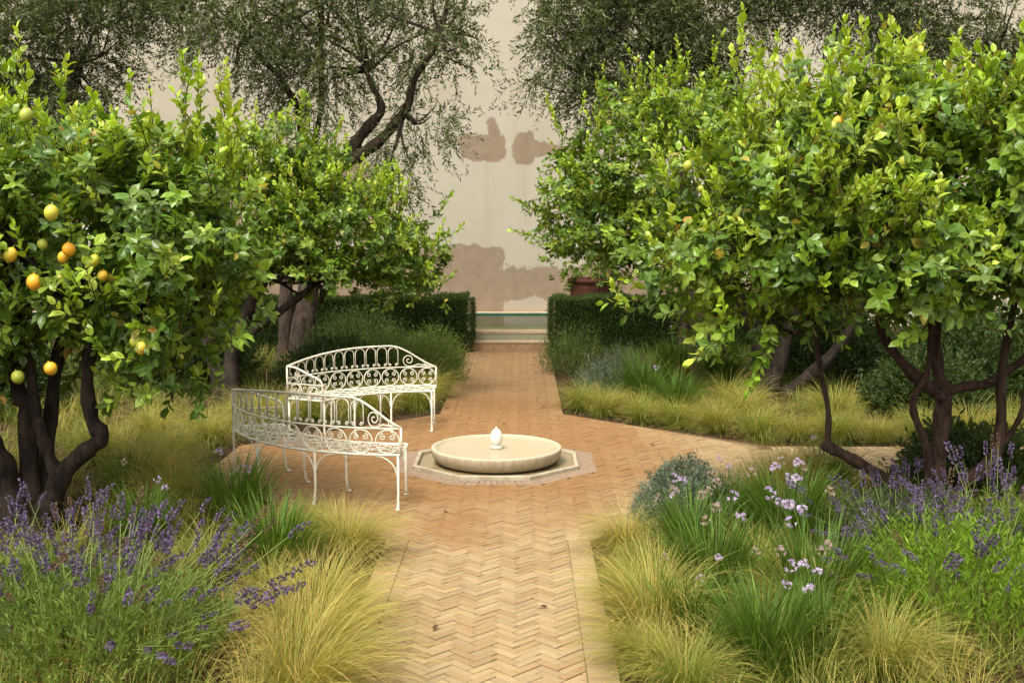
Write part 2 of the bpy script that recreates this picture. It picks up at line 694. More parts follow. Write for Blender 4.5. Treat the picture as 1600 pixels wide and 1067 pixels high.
# the 300 nearest full bricks are parts of their own, the others stay one field
solo.sort(key=lambda s: s[0][1])
variants = []
for k in range(18):
    m_ = MB()
    m_.col = brick_col()
    hl, hw_ = Lb / 2 - JT / 2, Wb / 2 - JT / 2
    m_.prism([(-hl, -hw_), (hl, -hw_), (hl, hw_), (-hl, hw_)], -.03, 0, .0025)
    me = m_.mesh('brick', colors=True)
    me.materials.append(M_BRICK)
    variants.append(me)
for k, (cen, kind) in enumerate(solo):
    ang = R(45) if kind == 0 else R(135)
    if k < 300:
        o = link('brick', random.choice(variants), None, path)
        o.location = (cen[0], cen[1], random.uniform(-.004, .0014))
        o.rotation_euler = (random.uniform(-.012, .012), random.uniform(-.012, .012), ang + random.uniform(-.012, .012))
    else:
        ux, uy = math.cos(ang), math.sin(ang)
        hl, hw_ = Lb / 2 - JT / 2, Wb / 2 - JT / 2
        poly = [(cen[0] + ux * a * hl - uy * b * hw_, cen[1] + uy * a * hl + ux * b * hw_) for a, b in ((-1, -1), (1, -1), (1, 1), (-1, 1))]
        field.col = brick_col()
        field.prism(poly, -.03, random.uniform(-.0022, .0012), .0025)
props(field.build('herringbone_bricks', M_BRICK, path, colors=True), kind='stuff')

# ------------------------------------------------------------------ wall
mb = MB()
mb.box(-22, 22, 24.0, 24.5, -.2, 9.5)
w = mb.build('garden_wall', M_WALL)
props(w, 'tall pale plaster garden wall with brown damp patches behind the pool', 'wall')

# ------------------------------------------------------------------ raised pool
pool = empty('raised_pool', (0, 19, 0), 'raised rectangular water pool with brick step at the end of the path', 'pool')


def pbox(name, m, *b):
    q = MB()
    q.box(*b)
    return q.build(name, m, pool)


PX = 1.05
pbox('step', M_STEP, -PX, PX, .0, .30, -.05, .135)
pbox('step_tread', M_COPING, -PX - .01, PX + .01, -.012, .31, .135, .155)
pbox('tile_riser', M_TILE, -PX, PX, .31, .36, -.05, .265)
pbox('coping', M_COPING, -PX - .02, PX + .02, .30, .72, .265, .30)
pbox('pool_floor', M_POOLFLOOR, -PX, PX, .72, 4.6, -.05, -.02)
pbox('side_wall', M_TILE_G, -PX - .15, -PX, .72, 4.6, -.05, .30)
pbox('side_wall', M_TILE_G, PX, PX + .15, .72, 4.6, -.05, .30)
pbox('back_tile_band', M_TILE_G, -PX - .15, PX + .15, 4.6, 4.66, -.05, .262)
pbox('back_coping', M_COPING, -PX - .17, PX + .17, 4.66, 4.98, -.05, .272)
q = MB()
q.add([(-PX, .72, .235), (PX, .72, .235), (PX, 4.6, .235), (-PX, 4.6, .235)], [(0, 1, 2, 3)])
q.build('water', M_WATER, pool)

# ------------------------------------------------------------------ fountain
FC = (0.0, 10.13)
ft = empty('fountain', (FC[0], FC[1], 0), 'round stone bowl fountain with white egg finial in octagonal basin', 'fountain')


def octp(a, rot=math.pi / 8):
    r_ = a / math.cos(math.pi / 8)
    return [(r_ * math.cos(rot + k * math.pi / 4), r_ * math.sin(rot + k * math.pi / 4)) for k in range(8)]


q = MB()
q.prism(octp(.72), -.02, -.004)
q.build('basin_floor', M_BASIN, ft)
q = MB()
q.add([(x, y, .012) for x, y in octp(.705)], [tuple(range(8))])
q.build('basin_water', M_WATER_BASIN, ft)
po, pi_ = octp(.742), octp(.705)
for k in range(8):
    j = (k + 1) % 8
    e = .0016
    a_, b_, c_, d_ = np.array(po[k]), np.array(po[j]), np.array(pi_[j]), np.array(pi_[k])
    u = unit(b_ - a_) * e
    q = MB()
    q.prism([tuple(a_ + u), tuple(b_ - u), tuple(c_ - u), tuple(d_ + u)], -.02, .034 + .001 * (k % 2), .006)
    q.build('edging_bar', M_EDGE, ft)
# weathered bricks round the basin
po, pi_ = octp(.905), octp(.747)
for k in range(8):
    j = (k + 1) % 8
    nb_ = 13
    for s in range(nb_):
        t0, t1 = (s + .03) / nb_, (s + .97) / nb_
        L_ = lambda a, b, t_: (a[0] + (b[0] - a[0]) * t_, a[1] + (b[1] - a[1]) * t_)
        q = MB()
        q.col = brick_col()
        q.prism([L_(po[k], po[j], t0), L_(po[k], po[j], t1), L_(pi_[k], pi_[j], t1), L_(pi_[k], pi_[j], t0)], -.02, random.uniform(-.001, .004), .003)
        q.build('brick', M_GREYBRICK, ft)
q = MB()
q.lathe([(.0, -.003), (.46, -.003), (.50, .004), (.545, .022), (.578, .05), (.594, .085), (.600, .118), (.600, .136), (.596, .144), (.586, .147), (.567, .147), (.560, .143), (.555, .128), (.5, .122), (0, .120)], 96)
q.build('bowl', M_BOWL, ft, True)
q = MB()
q.lathe([(.5585, .1385), (0.0, .1385)], 64)
wtr = q.build('bowl_water', M_WATER_BOWL, ft)
q = MB()
q.lathe([(0, .125), (.052, .125), (.052, .148), (.046, .152), (0, .152)], 32)
fin_base = q.build('finial_base', M_MARBLE, ft, True)
q = MB()
q.lathe([(.0, .152), (.032, .152), (.046, .168), (.055, .198), (.0575, .228), (.053, .260), (.041, .287), (.024, .303), (.012, .308), (.010, .318), (.005, .324), (.0, .325)], 40)
q.build('egg_finial', M_MARBLE, ft, True)


# ------------------------------------------------------------------ benches
def spiral(cx, cz, r0, turns, a0, sgn, n=22):
    """flat spiral in (lateral, height) running from its centre outwards"""
    out = []
    for i in range(n + 1):
        t_ = i / n
        r_ = r0 * (.12 + .88 * t_)
        a = a0 - sgn * 2 * math.pi * turns * (1 - t_)
        out.append((cx + r_ * math.cos(a), cz + r_ * math.sin(a)))
    return out


def bench(center, Rr, aH, aL, label, fs=.71):
    """crescent bench; aH is the angle of its high (armed) end, aL of its low end"""
    root = empty('garden_bench', (center[0], center[1], 0), label, 'bench', 'pair of curved iron benches')
    Lg = Rr * abs(aH - aL)
    ang = lambda s: aH + (aL - aH) * s

    def P(s, z, r_=Rr):
        a = ang(s)
        return (r_ * math.cos(a), r_ * math.sin(a), z)

    def tube(name, pts, r_, parent=root, n=6, closed=False):
        m_ = MB()
        m_.tube(pts, r_, n, closed)
        return m_.build(name, M_IRON, parent, True)

    sm = lambda x, a, b: (lambda t_: t_ * t_ * (3 - 2 * t_))(min(1, max(0, (x - a) / (b - a))))
    top = lambda s: .745 + .115 * math.sin(min(s, .62) / .62 * math.pi / 2) - .24 * sm(s, fs, 1.03) ** 1.1
    ZS, ZM = .42, .625
    RI = Rr - .43
    S = np.linspace(0, 1, 41)
    tube('top_rail', [P(s, top(s)) for s in S], .0105)
    tube('middle_rail', [P(s, ZM) for s in S], .008)
    sf = tube('seat_frame', [P(s, ZS) for s in S] + [P(1, ZS, r_) for r_ in np.linspace(Rr, RI, 6)[1:]] + [P(s, ZS, RI) for s in S[::-1]] + [P(0, ZS, r_) for r_ in np.linspace(RI, Rr, 6)[1:-1]], .0105, closed=True)
    # seat: wavy interlaced strips
    nst = 8
    for k in range(nst):
        rk = RI + (Rr - RI) * (k + .5) / nst
        am = (Rr - RI) / nst * .55
        tube('seat_strip', [P(s, ZS + .004 * math.sin(34 * s + k * 2), rk + am * math.sin(2 * math.pi * 15 * s + k * math.pi)) for s in np.linspace(.005, .995, 150)], .0052, n=4)
    for s in (.2, .4, .6, .8):
        tube('seat_bar', [P(s, ZS - .012, r_) for r_ in np.linspace(RI, Rr, 4)], .006, n=4)
    # posts at the ends
    tube('end_post', [P(0, ZS), P(0, .6), P(0, top(0))], .0105)
    tube('end_post', [P(1, ZS), P(1, top(1))], .0105)
    # lower band: rings holding four little scrolls
    nr = int(round(Lg / .205))
    pw = 1.0 / nr
    zc = (ZS + ZM) / 2
    rr = (ZM - ZS) / 2 - .012
    for k in range(nr):
        sc = (k + .5) * pw
        ring = tube('scroll_ring', [P(sc + rr * 1.02 * math.cos(a) / Lg, zc + rr * math.sin(a)) for a in np.linspace(0, 2 * math.pi, 25)[:-1]], .0062, closed=True)
        for sx in (-1, 1):
            for sz in (-1, 1):
                sp = spiral(0, 0, .027, 1.25, math.pi / 2 if sz > 0 else -math.pi / 2, sx * sz)
                tube('scroll', [P(sc + (sx * .034 + x) / Lg, zc + sz * .036 + z) for x, z in sp], .005, ring, 5)
    # upper band: tall arches with curled feet
    s0, s1 = .02, fs + .065
    na = int(round(Lg * (s1 - s0) / .118))
    for k in range(na):
        sc = s0 + (s1 - s0) * (k + .5) / na
        hwid = Lg * (s1 - s0) / na / 2 * .86
        zt = top(sc) - .012
        pts = []
        spl = spiral(0, 0, .017, 1.1, math.pi, 1, 14)
        left = [(-hwid + .017 + x, ZM + .028 + z) for x, z in spl]
        arch = [(-hwid * math.cos(a), zt - hwid + hwid * math.sin(a)) for a in np.linspace(0, math.pi, 15)]
        right = [(-x, z) for x, z in left[::-1]]
        tube('arch', [P(sc + x / Lg, z) for x, z in left + arch + right], .0056, n=5)
    # big scrolls under the falling rail at the low end
    sp = spiral(0, 0, .068, 1.6, math.pi * 1.5, 1, 30)
    k_ = (1 - s1) / .225
    q_ = lambda u: 1 - (1 - u) * k_
    tube('large_scroll', [P(q_(.835) + x * k_ ** .5 / Lg, ZM + .075 + z) for x, z in sp] + [P(q_(.86), ZM + .012), P(q_(.89), ZM + .03), P(q_(.93), ZM + .02), P(q_(.965), ZM + .015)], .0058, n=5)
    sp = spiral(0, 0, .026, 1.3, math.pi * 1.5, -1, 18)
    tube('scroll', [P(q_(.935) + x / Lg, ZM + .033 + z) for x, z in sp], .0052, n=5)
    # arm at the high end
    arm = []
    for i in range(13):
        t_ = i / 12
        arm.append(P(0, top(0) - .10 * sm(t_, .1, 1.0) - (.0 if t_ < .85 else .02 * (t_ - .85) / .15), Rr - .40 * t_))
    arm += [P(0, .60, RI + .01), P(0, .52, RI), P(0, ZS, RI)]
    am_ = tube('arm_rest', arm, .0105)
    tube('arm_rail', [P(0, ZM - .05, Rr), P(0, ZM - .05, RI)], .007)
    for k, (rc, z0, rz) in enumerate(((Rr - .11, .50, .07), (Rr - .31, .49, .065))):
        ring = tube('scroll_ring', [P(0, z0 + rz * math.sin(a), rc + rz * math.cos(a)) for a in np.linspace(0, 2 * math.pi, 21)[:-1]], .0058, closed=True)
        for sx in (-1, 1):
            sp = spiral(0, 0, .026, 1.2, math.pi / 2, sx)
            tube('scroll', [P(0, z0 + z, rc + sx * .03 + x) for x, z in sp], .005, ring, 5)
    sp = spiral(0, 0, .05, 1.5, math.pi * 1.5, 1)
    tube('scroll', [P(0, .64 + z * .9, Rr - .12 + x) for x, z in sp], .0055, am_, 5)
    # legs with turned-out feet, and arched braces below the seat
    ls = (.012, .34, .66, .988)
    for r_, sg in ((Rr, 1), (RI, -1)):
        for s in ls:
            l_ = tube('leg', [P(s, ZS, r_), P(s, .12, r_), P(s, .075, r_ + .010 * sg), P(s, .045, r_ + .008 * sg), P(s, .022, r_ + .022 * sg), P(s, .012, r_ + .04 * sg)], [.0105, .0105, .011, .012, .012, .009])
            m_ = MB()
            x, y, _ = P(s, 0, r_ + .035 * sg)
            m_.lathe([(0, .001), (.02, .001), (.02, .008), (.012, .016), (0, .018)], 10, (x, y))
            m_.build('foot', M_IRON, l_, True)
            for dsg in (-1, 1):
                if (s < .1 and dsg < 0) or (s > .9 and dsg > 0):
                    continue
                pts = [P(s + dsg * (.012 + .16 * (1 - math.cos(a))) / Lg, ZS - .165 + .155 * math.sin(a), r_) for a in np.linspace(0, math.pi / 2, 9)]
                tube('brace', pts, .0062, n=5)
    return root


bench((-.66, 10.12), 1.70, R(198), R(269), 'cream iron bench nearer the camera, its curved back turned to the viewer', .80)
bench((-.70, 10.50), 1.58, R(155), R(90), 'cream iron bench farther back, its open seat facing the viewer')

# ------------------------------------------------------------------ foliage generators
LEAF_V = np.array([(0, 0, 0), (0, .33, -.02), (0, .68, -.015), (0, 1.0, -.10), (-.20, .28, .035), (-.215, .62, .02), (.20, .28, .035), (.215, .62, .02)], float)
LEAF_F = np.array([(0, 1, 4), (4, 1, 2), (4, 2, 5), (5, 2, 3), (0, 6, 1), (6, 2, 1), (6, 7, 2), (7, 3, 2)])


def frames(Y, N):
    """orthonormal frames with leaf axis Y and approximate face normal N -> (n,3,3), columns x,y,z"""
    Y = unit(Y)
    X = unit(np.cross(Y, N))
    Z = np.cross(X, Y)
    return np.stack([X, Y, Z], axis=2)


def instance(TV, TF, pos, Fr, sc, col):
    """sc (n,) or (n,3)"""
    sc = np.asarray(sc)
    if sc.ndim == 1:
        sc = sc[:, None].repeat(3, 1)
    loc = TV[None] * sc[:, None, :]
    V = np.einsum('nij,nkj->nki', Fr, loc) + pos[:, None, :]
    n, k = len(pos), len(TV)
    F = (TF[None] + (np.arange(n) * k)[:, None, None]).reshape(-1, TF.shape[1])
    C = np.repeat(col, k, axis=0)
    return V.reshape(-1, 3), F, C


MATURE = np.array([(.098, .185, .017), (.135, .23, .02), (.08, .155, .022), (.175, .275, .027), (.125, .195, .036), (.22, .315, .035)])
YOUNG = np.array([(.32, .47, .03), (.38, .51, .04), (.24, .385, .03), (.43, .54, .07), (.29, .44, .025)])
YELLOW = np.array([(.36, .31, .05), (.36, .22, .05), (.30, .26, .06)])


def lemon_twigs(lobes, n, g, young_bias=1.0):
    lobes = np.array(lobes, float)
    wts = (lobes[:, 3] * lobes[:, 4] + lobes[:, 4] * lobes[:, 5] + lobes[:, 3] * lobes[:, 5])
    wts /= wts.sum()
    out_p, out_d, out_y, out_o = [], [], [], []
    # clumps: twigs gather into sprays so that the crown has light masses and dark gaps
    while len(out_p) < n:
        k = g.choice(len(lobes), p=wts)
        c, r_ = lobes[k, :3], lobes[k, 3:6]
        d = rdir(1, g)[0]
        rf = 1.0 - .55 * g.random() ** 2.0
        cen = c + d * r_ * rf
        inside = 0
        for j in range(len(lobes)):
            if j != k and np.linalg.norm((cen - lobes[j, :3]) / lobes[j, 3:6]) < .68:
                inside = 1
        if inside and g.random() > .25:
            continue
        o = unit(d / r_)
        m = g.integers(5, 13)
        yb = (.20 + .55 * max(0, o[2]) ** 1.0 * (rf > .75)) * young_bias
        isy = g.random() < yb
        for _ in range(m):
            p = cen + g.normal(size=3) * .13
            dd = unit(o * .75 + np.array([0, 0, .55 + (.5 if isy else 0)]) + g.normal(size=3) * .42)
            out_p.append(p)
            out_d.append(dd)
            out_y.append(isy if g.random() < .8 else (g.random() < yb))
            out_o.append(o * (rf > .8))
    return np.array(out_p[:n]), np.array(out_d[:n]), np.array(out_y[:n]), np.array(out_o[:n])


def lemon_leaves(P, D, Yg, O, g, size=.106, per=(8, 14)):
    pos, ydir, nrm, col, sz, outw = [], [], [], [], [], []
    tw = MB()
    for i in range(len(P)):
        L_ = g.uniform(.14, .26) * (1.35 if Yg[i] else 1.0)
        d = D[i]
        a = unit(np.cross(d, [.3, .2, 1.0]))
        b = np.cross(d, a)
        m = g.integers(*per)
        base = P[i] - d * L_ * .4
        bend = np.array([0, 0, -.05]) if not Yg[i] else np.array([0, 0, .02])
        ph = g.random() * 6.28
        tone = g.uniform(.75, 1.25)
        tint_ = g.choice(len(MATURE))
        ty = g.choice(len(YOUNG))
        for k in range(m):
            t_ = (k + .6) / m
            q = base + d * L_ * t_ + bend * t_ * t_
            an = ph + k * 2.4
            rad_ = a * math.cos(an) + b * math.sin(an)
            al = g.uniform(.75, 1.25) if not Yg[i] else g.uniform(.40, .85)
            if k == m - 1:
                al *= .35
            yd = d * math.cos(al) + rad_ * math.sin(al) + np.array([0, 0, -.30 if not Yg[i] else .05]) + g.normal(size=3) * .12
            nn = d * math.sin(al) - rad_ * math.cos(al) + np.array([0, 0, .5]) + g.normal(size=3) * .25
            pos.append(q)
            ydir.append(yd)
            nrm.append(nn)
            outw.append(O[i])
            s = size * g.uniform(.65, 1.2) * (.86 if Yg[i] else 1.0) * (.7 + .3 * math.sin(math.pi * t_))
            sz.append((s * g.uniform(1.0, 1.4), s, s * g.uniform(.8, 1.8)))
            if g.random() < .018:
                c = YELLOW[g.choice(len(YELLOW))]
            elif Yg[i]:
                c = YOUNG[ty] * (.62 + .45 * t_) * g.uniform(.85, 1.12)
            else:
                c = MATURE[tint_] * tone * g.uniform(.8, 1.25)
            col.append(c)
        tw.tube([base, base + d * L_ * .55 + bend * .3, base + d * L_ + bend], [.0045, .0035, .0015], 3, caps=False)
    return map(np.array, (pos, ydir, nrm, col, sz, outw)), tw


_f = np.array([-math.sin(R(.49)) * math.cos(R(6.13)), math.cos(R(.49)) * math.cos(R(6.13)), -math.sin(R(6.13))])
LEAF_VARIANTS = {}


def leaf_variant(c):
    key = tuple(int(round(math.log(max(x, .004)) * 3.2)) for x in c)
    if key not in LEAF_VARIANTS:
        me = mesh_np('leaf', LEAF_V, LEAF_F, np.tile(np.array(c), (8, 1)))
        me.materials.append(M_LEAF)
        LEAF_VARIANTS[key] = me
    return LEAF_VARIANTS[key]


def stems(root, base, specs, mat, wob=.06, k=1.0):
    """specs: list of (name, [(x,y,z)...] world, [radii])"""
    for name, pts, rad in specs:
        Q, q = spline(pts, rad, 6)
        Q = [np.array(p) - base for p in Q]
        m_ = MB()
        rr = [k * r_ * (1 + .12 * math.sin(i * 1.3 + r_ * 90)) for i, r_ in enumerate(q)]
        m_.tube(Q, rr, 10, wob=wob)
        m_.build(name, mat, root, True)


def limbs(root, base, starts, lobes, n, g, mat, r0=.028):
    m_ = MB()
    lobes = np.array(lobes)
    for i in range(n):
        s = np.array(starts[i % len(starts)], float)
        k = np.argmin(np.linalg.norm(lobes[:, :3] - s, axis=1) + g.random(len(lobes)) * 1.6)
        d = rdir(1, g)[0]
        d[2] = abs(d[2]) * .9 + .05 if g.random() < .7 else d[2]
        e = lobes[k, :3] + d * lobes[k, 3:6] * g.uniform(.6, .92)
        mid = (s + e) / 2 + g.normal(size=3) * .12 + np.array([0, 0, -.08])
        Q, q = spline([s, s * .6 + mid * .4 + g.normal(size=3) * .03, mid, e], [r0, r0 * .75, r0 * .5, .006], 4)
        m_.tube([p - base for p in Q], q, 6, wob=.1)
    props(m_.build('boughs', mat, root, True), kind='stuff')


def lemon_tree(base, label, stem_specs, lobes, starts, nt, seed, fruits=(), size=.106, young=1.0, bark_m=None, extra=()):
    g = np.random.default_rng(seed)
    base = np.array(base, float)
    root = empty('lemon_tree', tuple(base), label, 'lemon tree', 'lemon trees in the four beds')
    stems(root, base, stem_specs, bark_m or M_BARK, .09, .82 if bark_m else 1.0)
    limbs(root, base, starts, lobes, 26, g, bark_m or M_BARK)
    P, D, Yg, O = lemon_twigs(lobes, nt, g, young)
    for (x, y, z, dx, dy, dz, n_) in extra:         # shoots that stick out of the crown
        d = unit(np.array([dx, dy, dz], float))
        for k in range(n_):
            P = np.vstack([P, [np.array([x, y, z]) + d * k * .13 + g.normal(size=3) * .025]])
            D = np.vstack([D, [unit(d + g.normal(size=3) * .22)]])
            Yg = np.append(Yg, dz > .6 or k > n_ * .5)
            O = np.vstack([O, [d]])
    (pos, yd, nm, col, sz, ow), tw = lemon_leaves(P, D, Yg, O, g, size)
    Fr = frames(yd, nm)
    # the leaves that show largest become parts of their own
    v = CAM - pos
    dist = np.linalg.norm(v, axis=1)
    v = v / dist[:, None]
    score = sz[:, 1] / dist * (.35 + np.abs((Fr[:, :, 2] * v).sum(1)))
    score *= ((ow * v).sum(1) > .25)
    rel = pos - CAM
    dep = rel @ _f
    fx = np.abs(rel[:, 0] + .0085 * rel[:, 1]) / dep
    score *= (fx < .46)
    idx = np.argsort(-score)[:300]
    rest = np.ones(len(pos), bool)
    rest[idx] = False
    V, F, C = instance(LEAF_V, LEAF_F, pos[rest] - base, Fr[rest], sz[rest], col[rest])
    me = mesh_np('crown', V, F, C)
    props(link('crown', me, M_LEAF, root), kind='stuff')
    tw.v = [tuple(np.array(p) - base) for p in tw.v]
    props(tw.build('twigs', bark_m or M_BARK, root), kind='stuff')
    for i in idx:
        M4 = np.eye(4)
        M4[:3, :3] = Fr[i] * sz[i][None, :]
        M4[:3, 3] = pos[i] - base
        link('leaf', leaf_variant(col[i]), None, root, Matrix(M4.tolist()))
    for (x, y, z, r_, gr) in fruits:
        o = link('lemon', LEMON_ME[gr], None, root)
        o.location = (x - base[0], y - base[1], z - base[2])
        r_ *= .88
        o.scale = (r_, r_, r_ * random.uniform(1.02, 1.2))
        o.rotation_euler = (random.uniform(-.4, .4), random.uniform(-.4, .4), random.uniform(0, 6))
    return root


def lemon_mesh(mat):
    q = MB()
    q.lathe([(.0, -1.12), (.10, -1.08), (.22, -1.0), (.55, -.82), (.84, -.5), (.98, -.1), (.97, .25), (.80, .62), (.5, .88), (.2, 1.0), (.05, 1.0), (.05, 1.25), (0, 1.25)], 20)
    me = q.mesh('lemon', True)
    me.materials.append(mat)
    return me


t = NT('green_lemon_skin')
t.bsdf(t.mix(t.noise(12, 2), (.22, .27, .03), (.42, .42, .05)), .45, .5)
LEMON_ME = [lemon_mesh(M_LEMON), lemon_mesh(t.m)]

# ------------------------------------------------------------------ lemon trees
A_l = [(-3.3, 8.1, 2.05, 1.35, 1.2, .82), (-2.32, 7.8, 2.02, .68, .85, .80), (-4.4, 8.0, 2.0, 1.0, 1.1, .8), (-2.08, 7.8, 1.55, .42, .5, .42), (-2.45, 8.0, 2.55, .42, .5, .36), (-3.3, 7.9, 2.6, .8, .7, .35), (-4.0, 7.6, 1.55, .8, .8, .5)]
lemon_tree((-3.36, 8.0, -.03), 'lemon tree with ripe yellow fruit at left, above the lavender', [
    ('trunk', [(-3.36, 8.0, -.1), (-3.37, 8.0, .25), (-3.35, 8.0, .81), (-3.44, 8.05, .97), (-3.46, 8.1, 1.35), (-3.4, 8.1, 1.9)], [.115, .085, .062, .06, .05, .035]),
    ('cut_trunk', [(-3.44, 7.95, -.08), (-3.48, 7.9, .3), (-3.55, 7.85, .56), (-3.64, 7.82, .68)], [.12, .105, .095, .09]),
    ('trunk', [(-3.30, 8.05, -.05), (-3.29, 8.1, .3), (-3.25, 8.15, .79), (-3.17, 8.15, 1.25), (-3.0, 8.2, 1.8)], [.075, .06, .05, .045, .03]),
    ('trunk', [(-3.28, 7.92, -.05), (-3.17, 7.9, .2), (-3.05, 7.88, .42), (-2.84, 7.85, .60), (-2.77, 7.85, .68), (-2.84, 7.86, .82), (-2.85, 7.88, 1.2), (-2.7, 7.9, 1.7)], [.10, .085, .07, .058, .062, .05, .045, .03]),
    ('branch', [(-3.10, 7.89, .34), (-3.16, 7.86, .55), (-3.21, 7.86, .72), (-3.25, 7.88, .9), (-3.30, 7.9, 1.25), (-3.5, 7.8, 1.7)], [.05, .045, .042, .04, .035, .025]),
], A_l, [(-3.42, 8.1, 1.6), (-3.05, 8.2, 1.6), (-2.78, 7.9, 1.5), (-3.45, 7.85, 1.6)], 2700, 21,
    [(-2.83, 7.0, 2.85, .045, 1), (-2.68, 6.95, 2.25, .05, 0), (-3.10, 7.05, 2.12, .05, 0), (-2.97, 7.0, 1.99, .048, 0), (-2.82, 6.98, 1.82, .052, 0), (-2.64, 7.1, 2.02, .048, 0), (-2.70, 7.15, 1.97, .04, 0), (-2.5, 7.15, 1.95, .038, 0), (-2.47, 7.2, 1.85, .04, 0), (-2.27, 7.2, 1.42, .048, 1), (-2.22, 7.15, 1.385, .042, 0), (-2.79, 7.1, 1.26, .048, 0), (-3.05, 7.2, 1.19, .048, 1), (-2.85, 7.2, 2.05, .04, 1), (-2.55, 7.2, 1.92, .04, 1)], young=.75,
    extra=[(-2.88, 7.8, 2.8, -.1, 0, 1, 4), (-2.13, 7.9, 2.75, .05, 0, 1, 5), (-1.85, 7.9, 2.65, 0, 0, 1, 5), (-2.02, 7.9, 2.6, 0, 0, 1, 5), (-1.78, 7.85, 2.6, .02, 0, 1, 4), (-1.85, 7.9, 2.45, .1, 0, 1, 4), (-2.3, 7.8, 2.7, -.05, 0, 1, 3), (-1.9, 7.8, 2.3, .25, 0, 1, 3), (-1.95, 7.7, 1.3, .3, -.2, -.6, 2), (-3.2, 7.7, 3.0, 0, 0, 1, 3)])

B_l = [(-3.3, 14.0, 2.35, 1.2, 1.2, .85), (-2.2, 13.9, 2.25, .95, .95, .66), (-1.5, 13.8, 2.05, .66, .7, .48), (-1.2, 13.8, 1.68, .46, .5, .34), (-2.6, 13.9, 2.95, .55, .6, .45), (-2.2, 13.7, 1.75, .6, .6, .25)]
lemon_tree((-3.4, 13.8, -.03), 'lemon tree behind the far bench, one long shoot reaching towards the path', [
    ('trunk', [(-3.40, 13.8, -.1), (-3.38, 13.8, .5), (-3.2, 13.8, 1.0), (-2.9, 13.85, 1.6)], [.14, .10, .09, .05]),
    ('trunk', [(-3.50, 13.75, -.1), (-3.6, 13.8, .5), (-3.9, 13.9, 1.2), (-4.1, 14, 1.7)], [.10, .08, .06, .04]),
    ('branch', [(-3.30, 13.8, .7), (-2.8, 13.7, 1.05), (-2.2, 13.7, 1.5)], [.06, .05, .03]),
], B_l, [(-3.0, 13.85, 1.5), (-4.0, 13.95, 1.5), (-2.3, 13.7, 1.45)], 2200, 22,
    [(-2.72, 12.85, 2.60, .05, 0), (-1.75, 13.0, 2.31, .045, 1)], size=.098,
    extra=[(-1.05, 13.8, 2.1, .6, -.1, .55, 5), (-.95, 13.8, 2.0, 1, 0, .12, 4), (-2.45, 13.8, 3.35, 0, 0, 1, 3), (-2.05, 13.8, 3.1, .2, 0, 1, 3), (-1.0, 13.7, 1.5, .5, 0, -.5, 2), (-1.5, 13.8, 2.5, .2, 0, 1, 3)])

C_l = [(2.5, 14.0, 2.75, 1.4, 1.2, 1.0), (1.3, 13.9, 2.7, .75, .8, .75), (1.15, 13.8, 2.1, .55, .6, .38), (3.8, 14.0, 2.5, 1.2, 1.2, .9), (2.1, 13.8, 3.5, .8, .8, .4), (1.05, 13.9, 2.02, .33, .5, .2), (2.2, 13.7, 1.95, .8, .7, .4)]
lemon_tree((3.35, 14.0, -.03), 'tall lemon tree beside the far right hedge, its shoots near the wall patches', [
    ('trunk', [(3.34, 14.0, -.1), (3.29, 14.0, .4), (3.14, 14.0, .85), (2.8, 14, 1.6)], [.16, .12, .10, .06]),
    ('trunk', [(3.50, 14.0, -.05), (3.62, 13.95, .1), (4.05, 13.9, .49), (4.36, 13.9, .97), (4.6, 13.9, 1.6)], [.10, .09, .075, .06, .04]),
    ('trunk', [(3.38, 13.95, .1), (3.50, 13.95, .62), (3.63, 13.95, 1.13), (3.7, 14, 1.8)], [.10, .085, .07, .04]),
], C_l, [(2.85, 14, 1.5), (4.5, 13.9, 1.5), (3.68, 14, 1.6)], 2700, 23,
    [(2.25, 12.8, 2.56, .05, 1), (1.75, 13.1, 2.55, .045, 1)], size=.098,
    extra=[(.55, 13.8, 2.3, -1, 0, .35, 4), (.65, 13.8, 2.0, -1, -.1, .1, 4), (.7, 13.8, 3.2, -.4, 0, 1, 4), (1.25, 13.8, 3.4, -.1, 0, 1, 5), (2.1, 13.7, 3.8, 0, 0, 1, 4), (2.5, 13.7, 3.9, .1, 0, 1, 4), (.85, 13.7, 1.92, -.8, 0, -.05, 3), (1.6, 13.7, 3.7, 0, 0, 1, 4)])

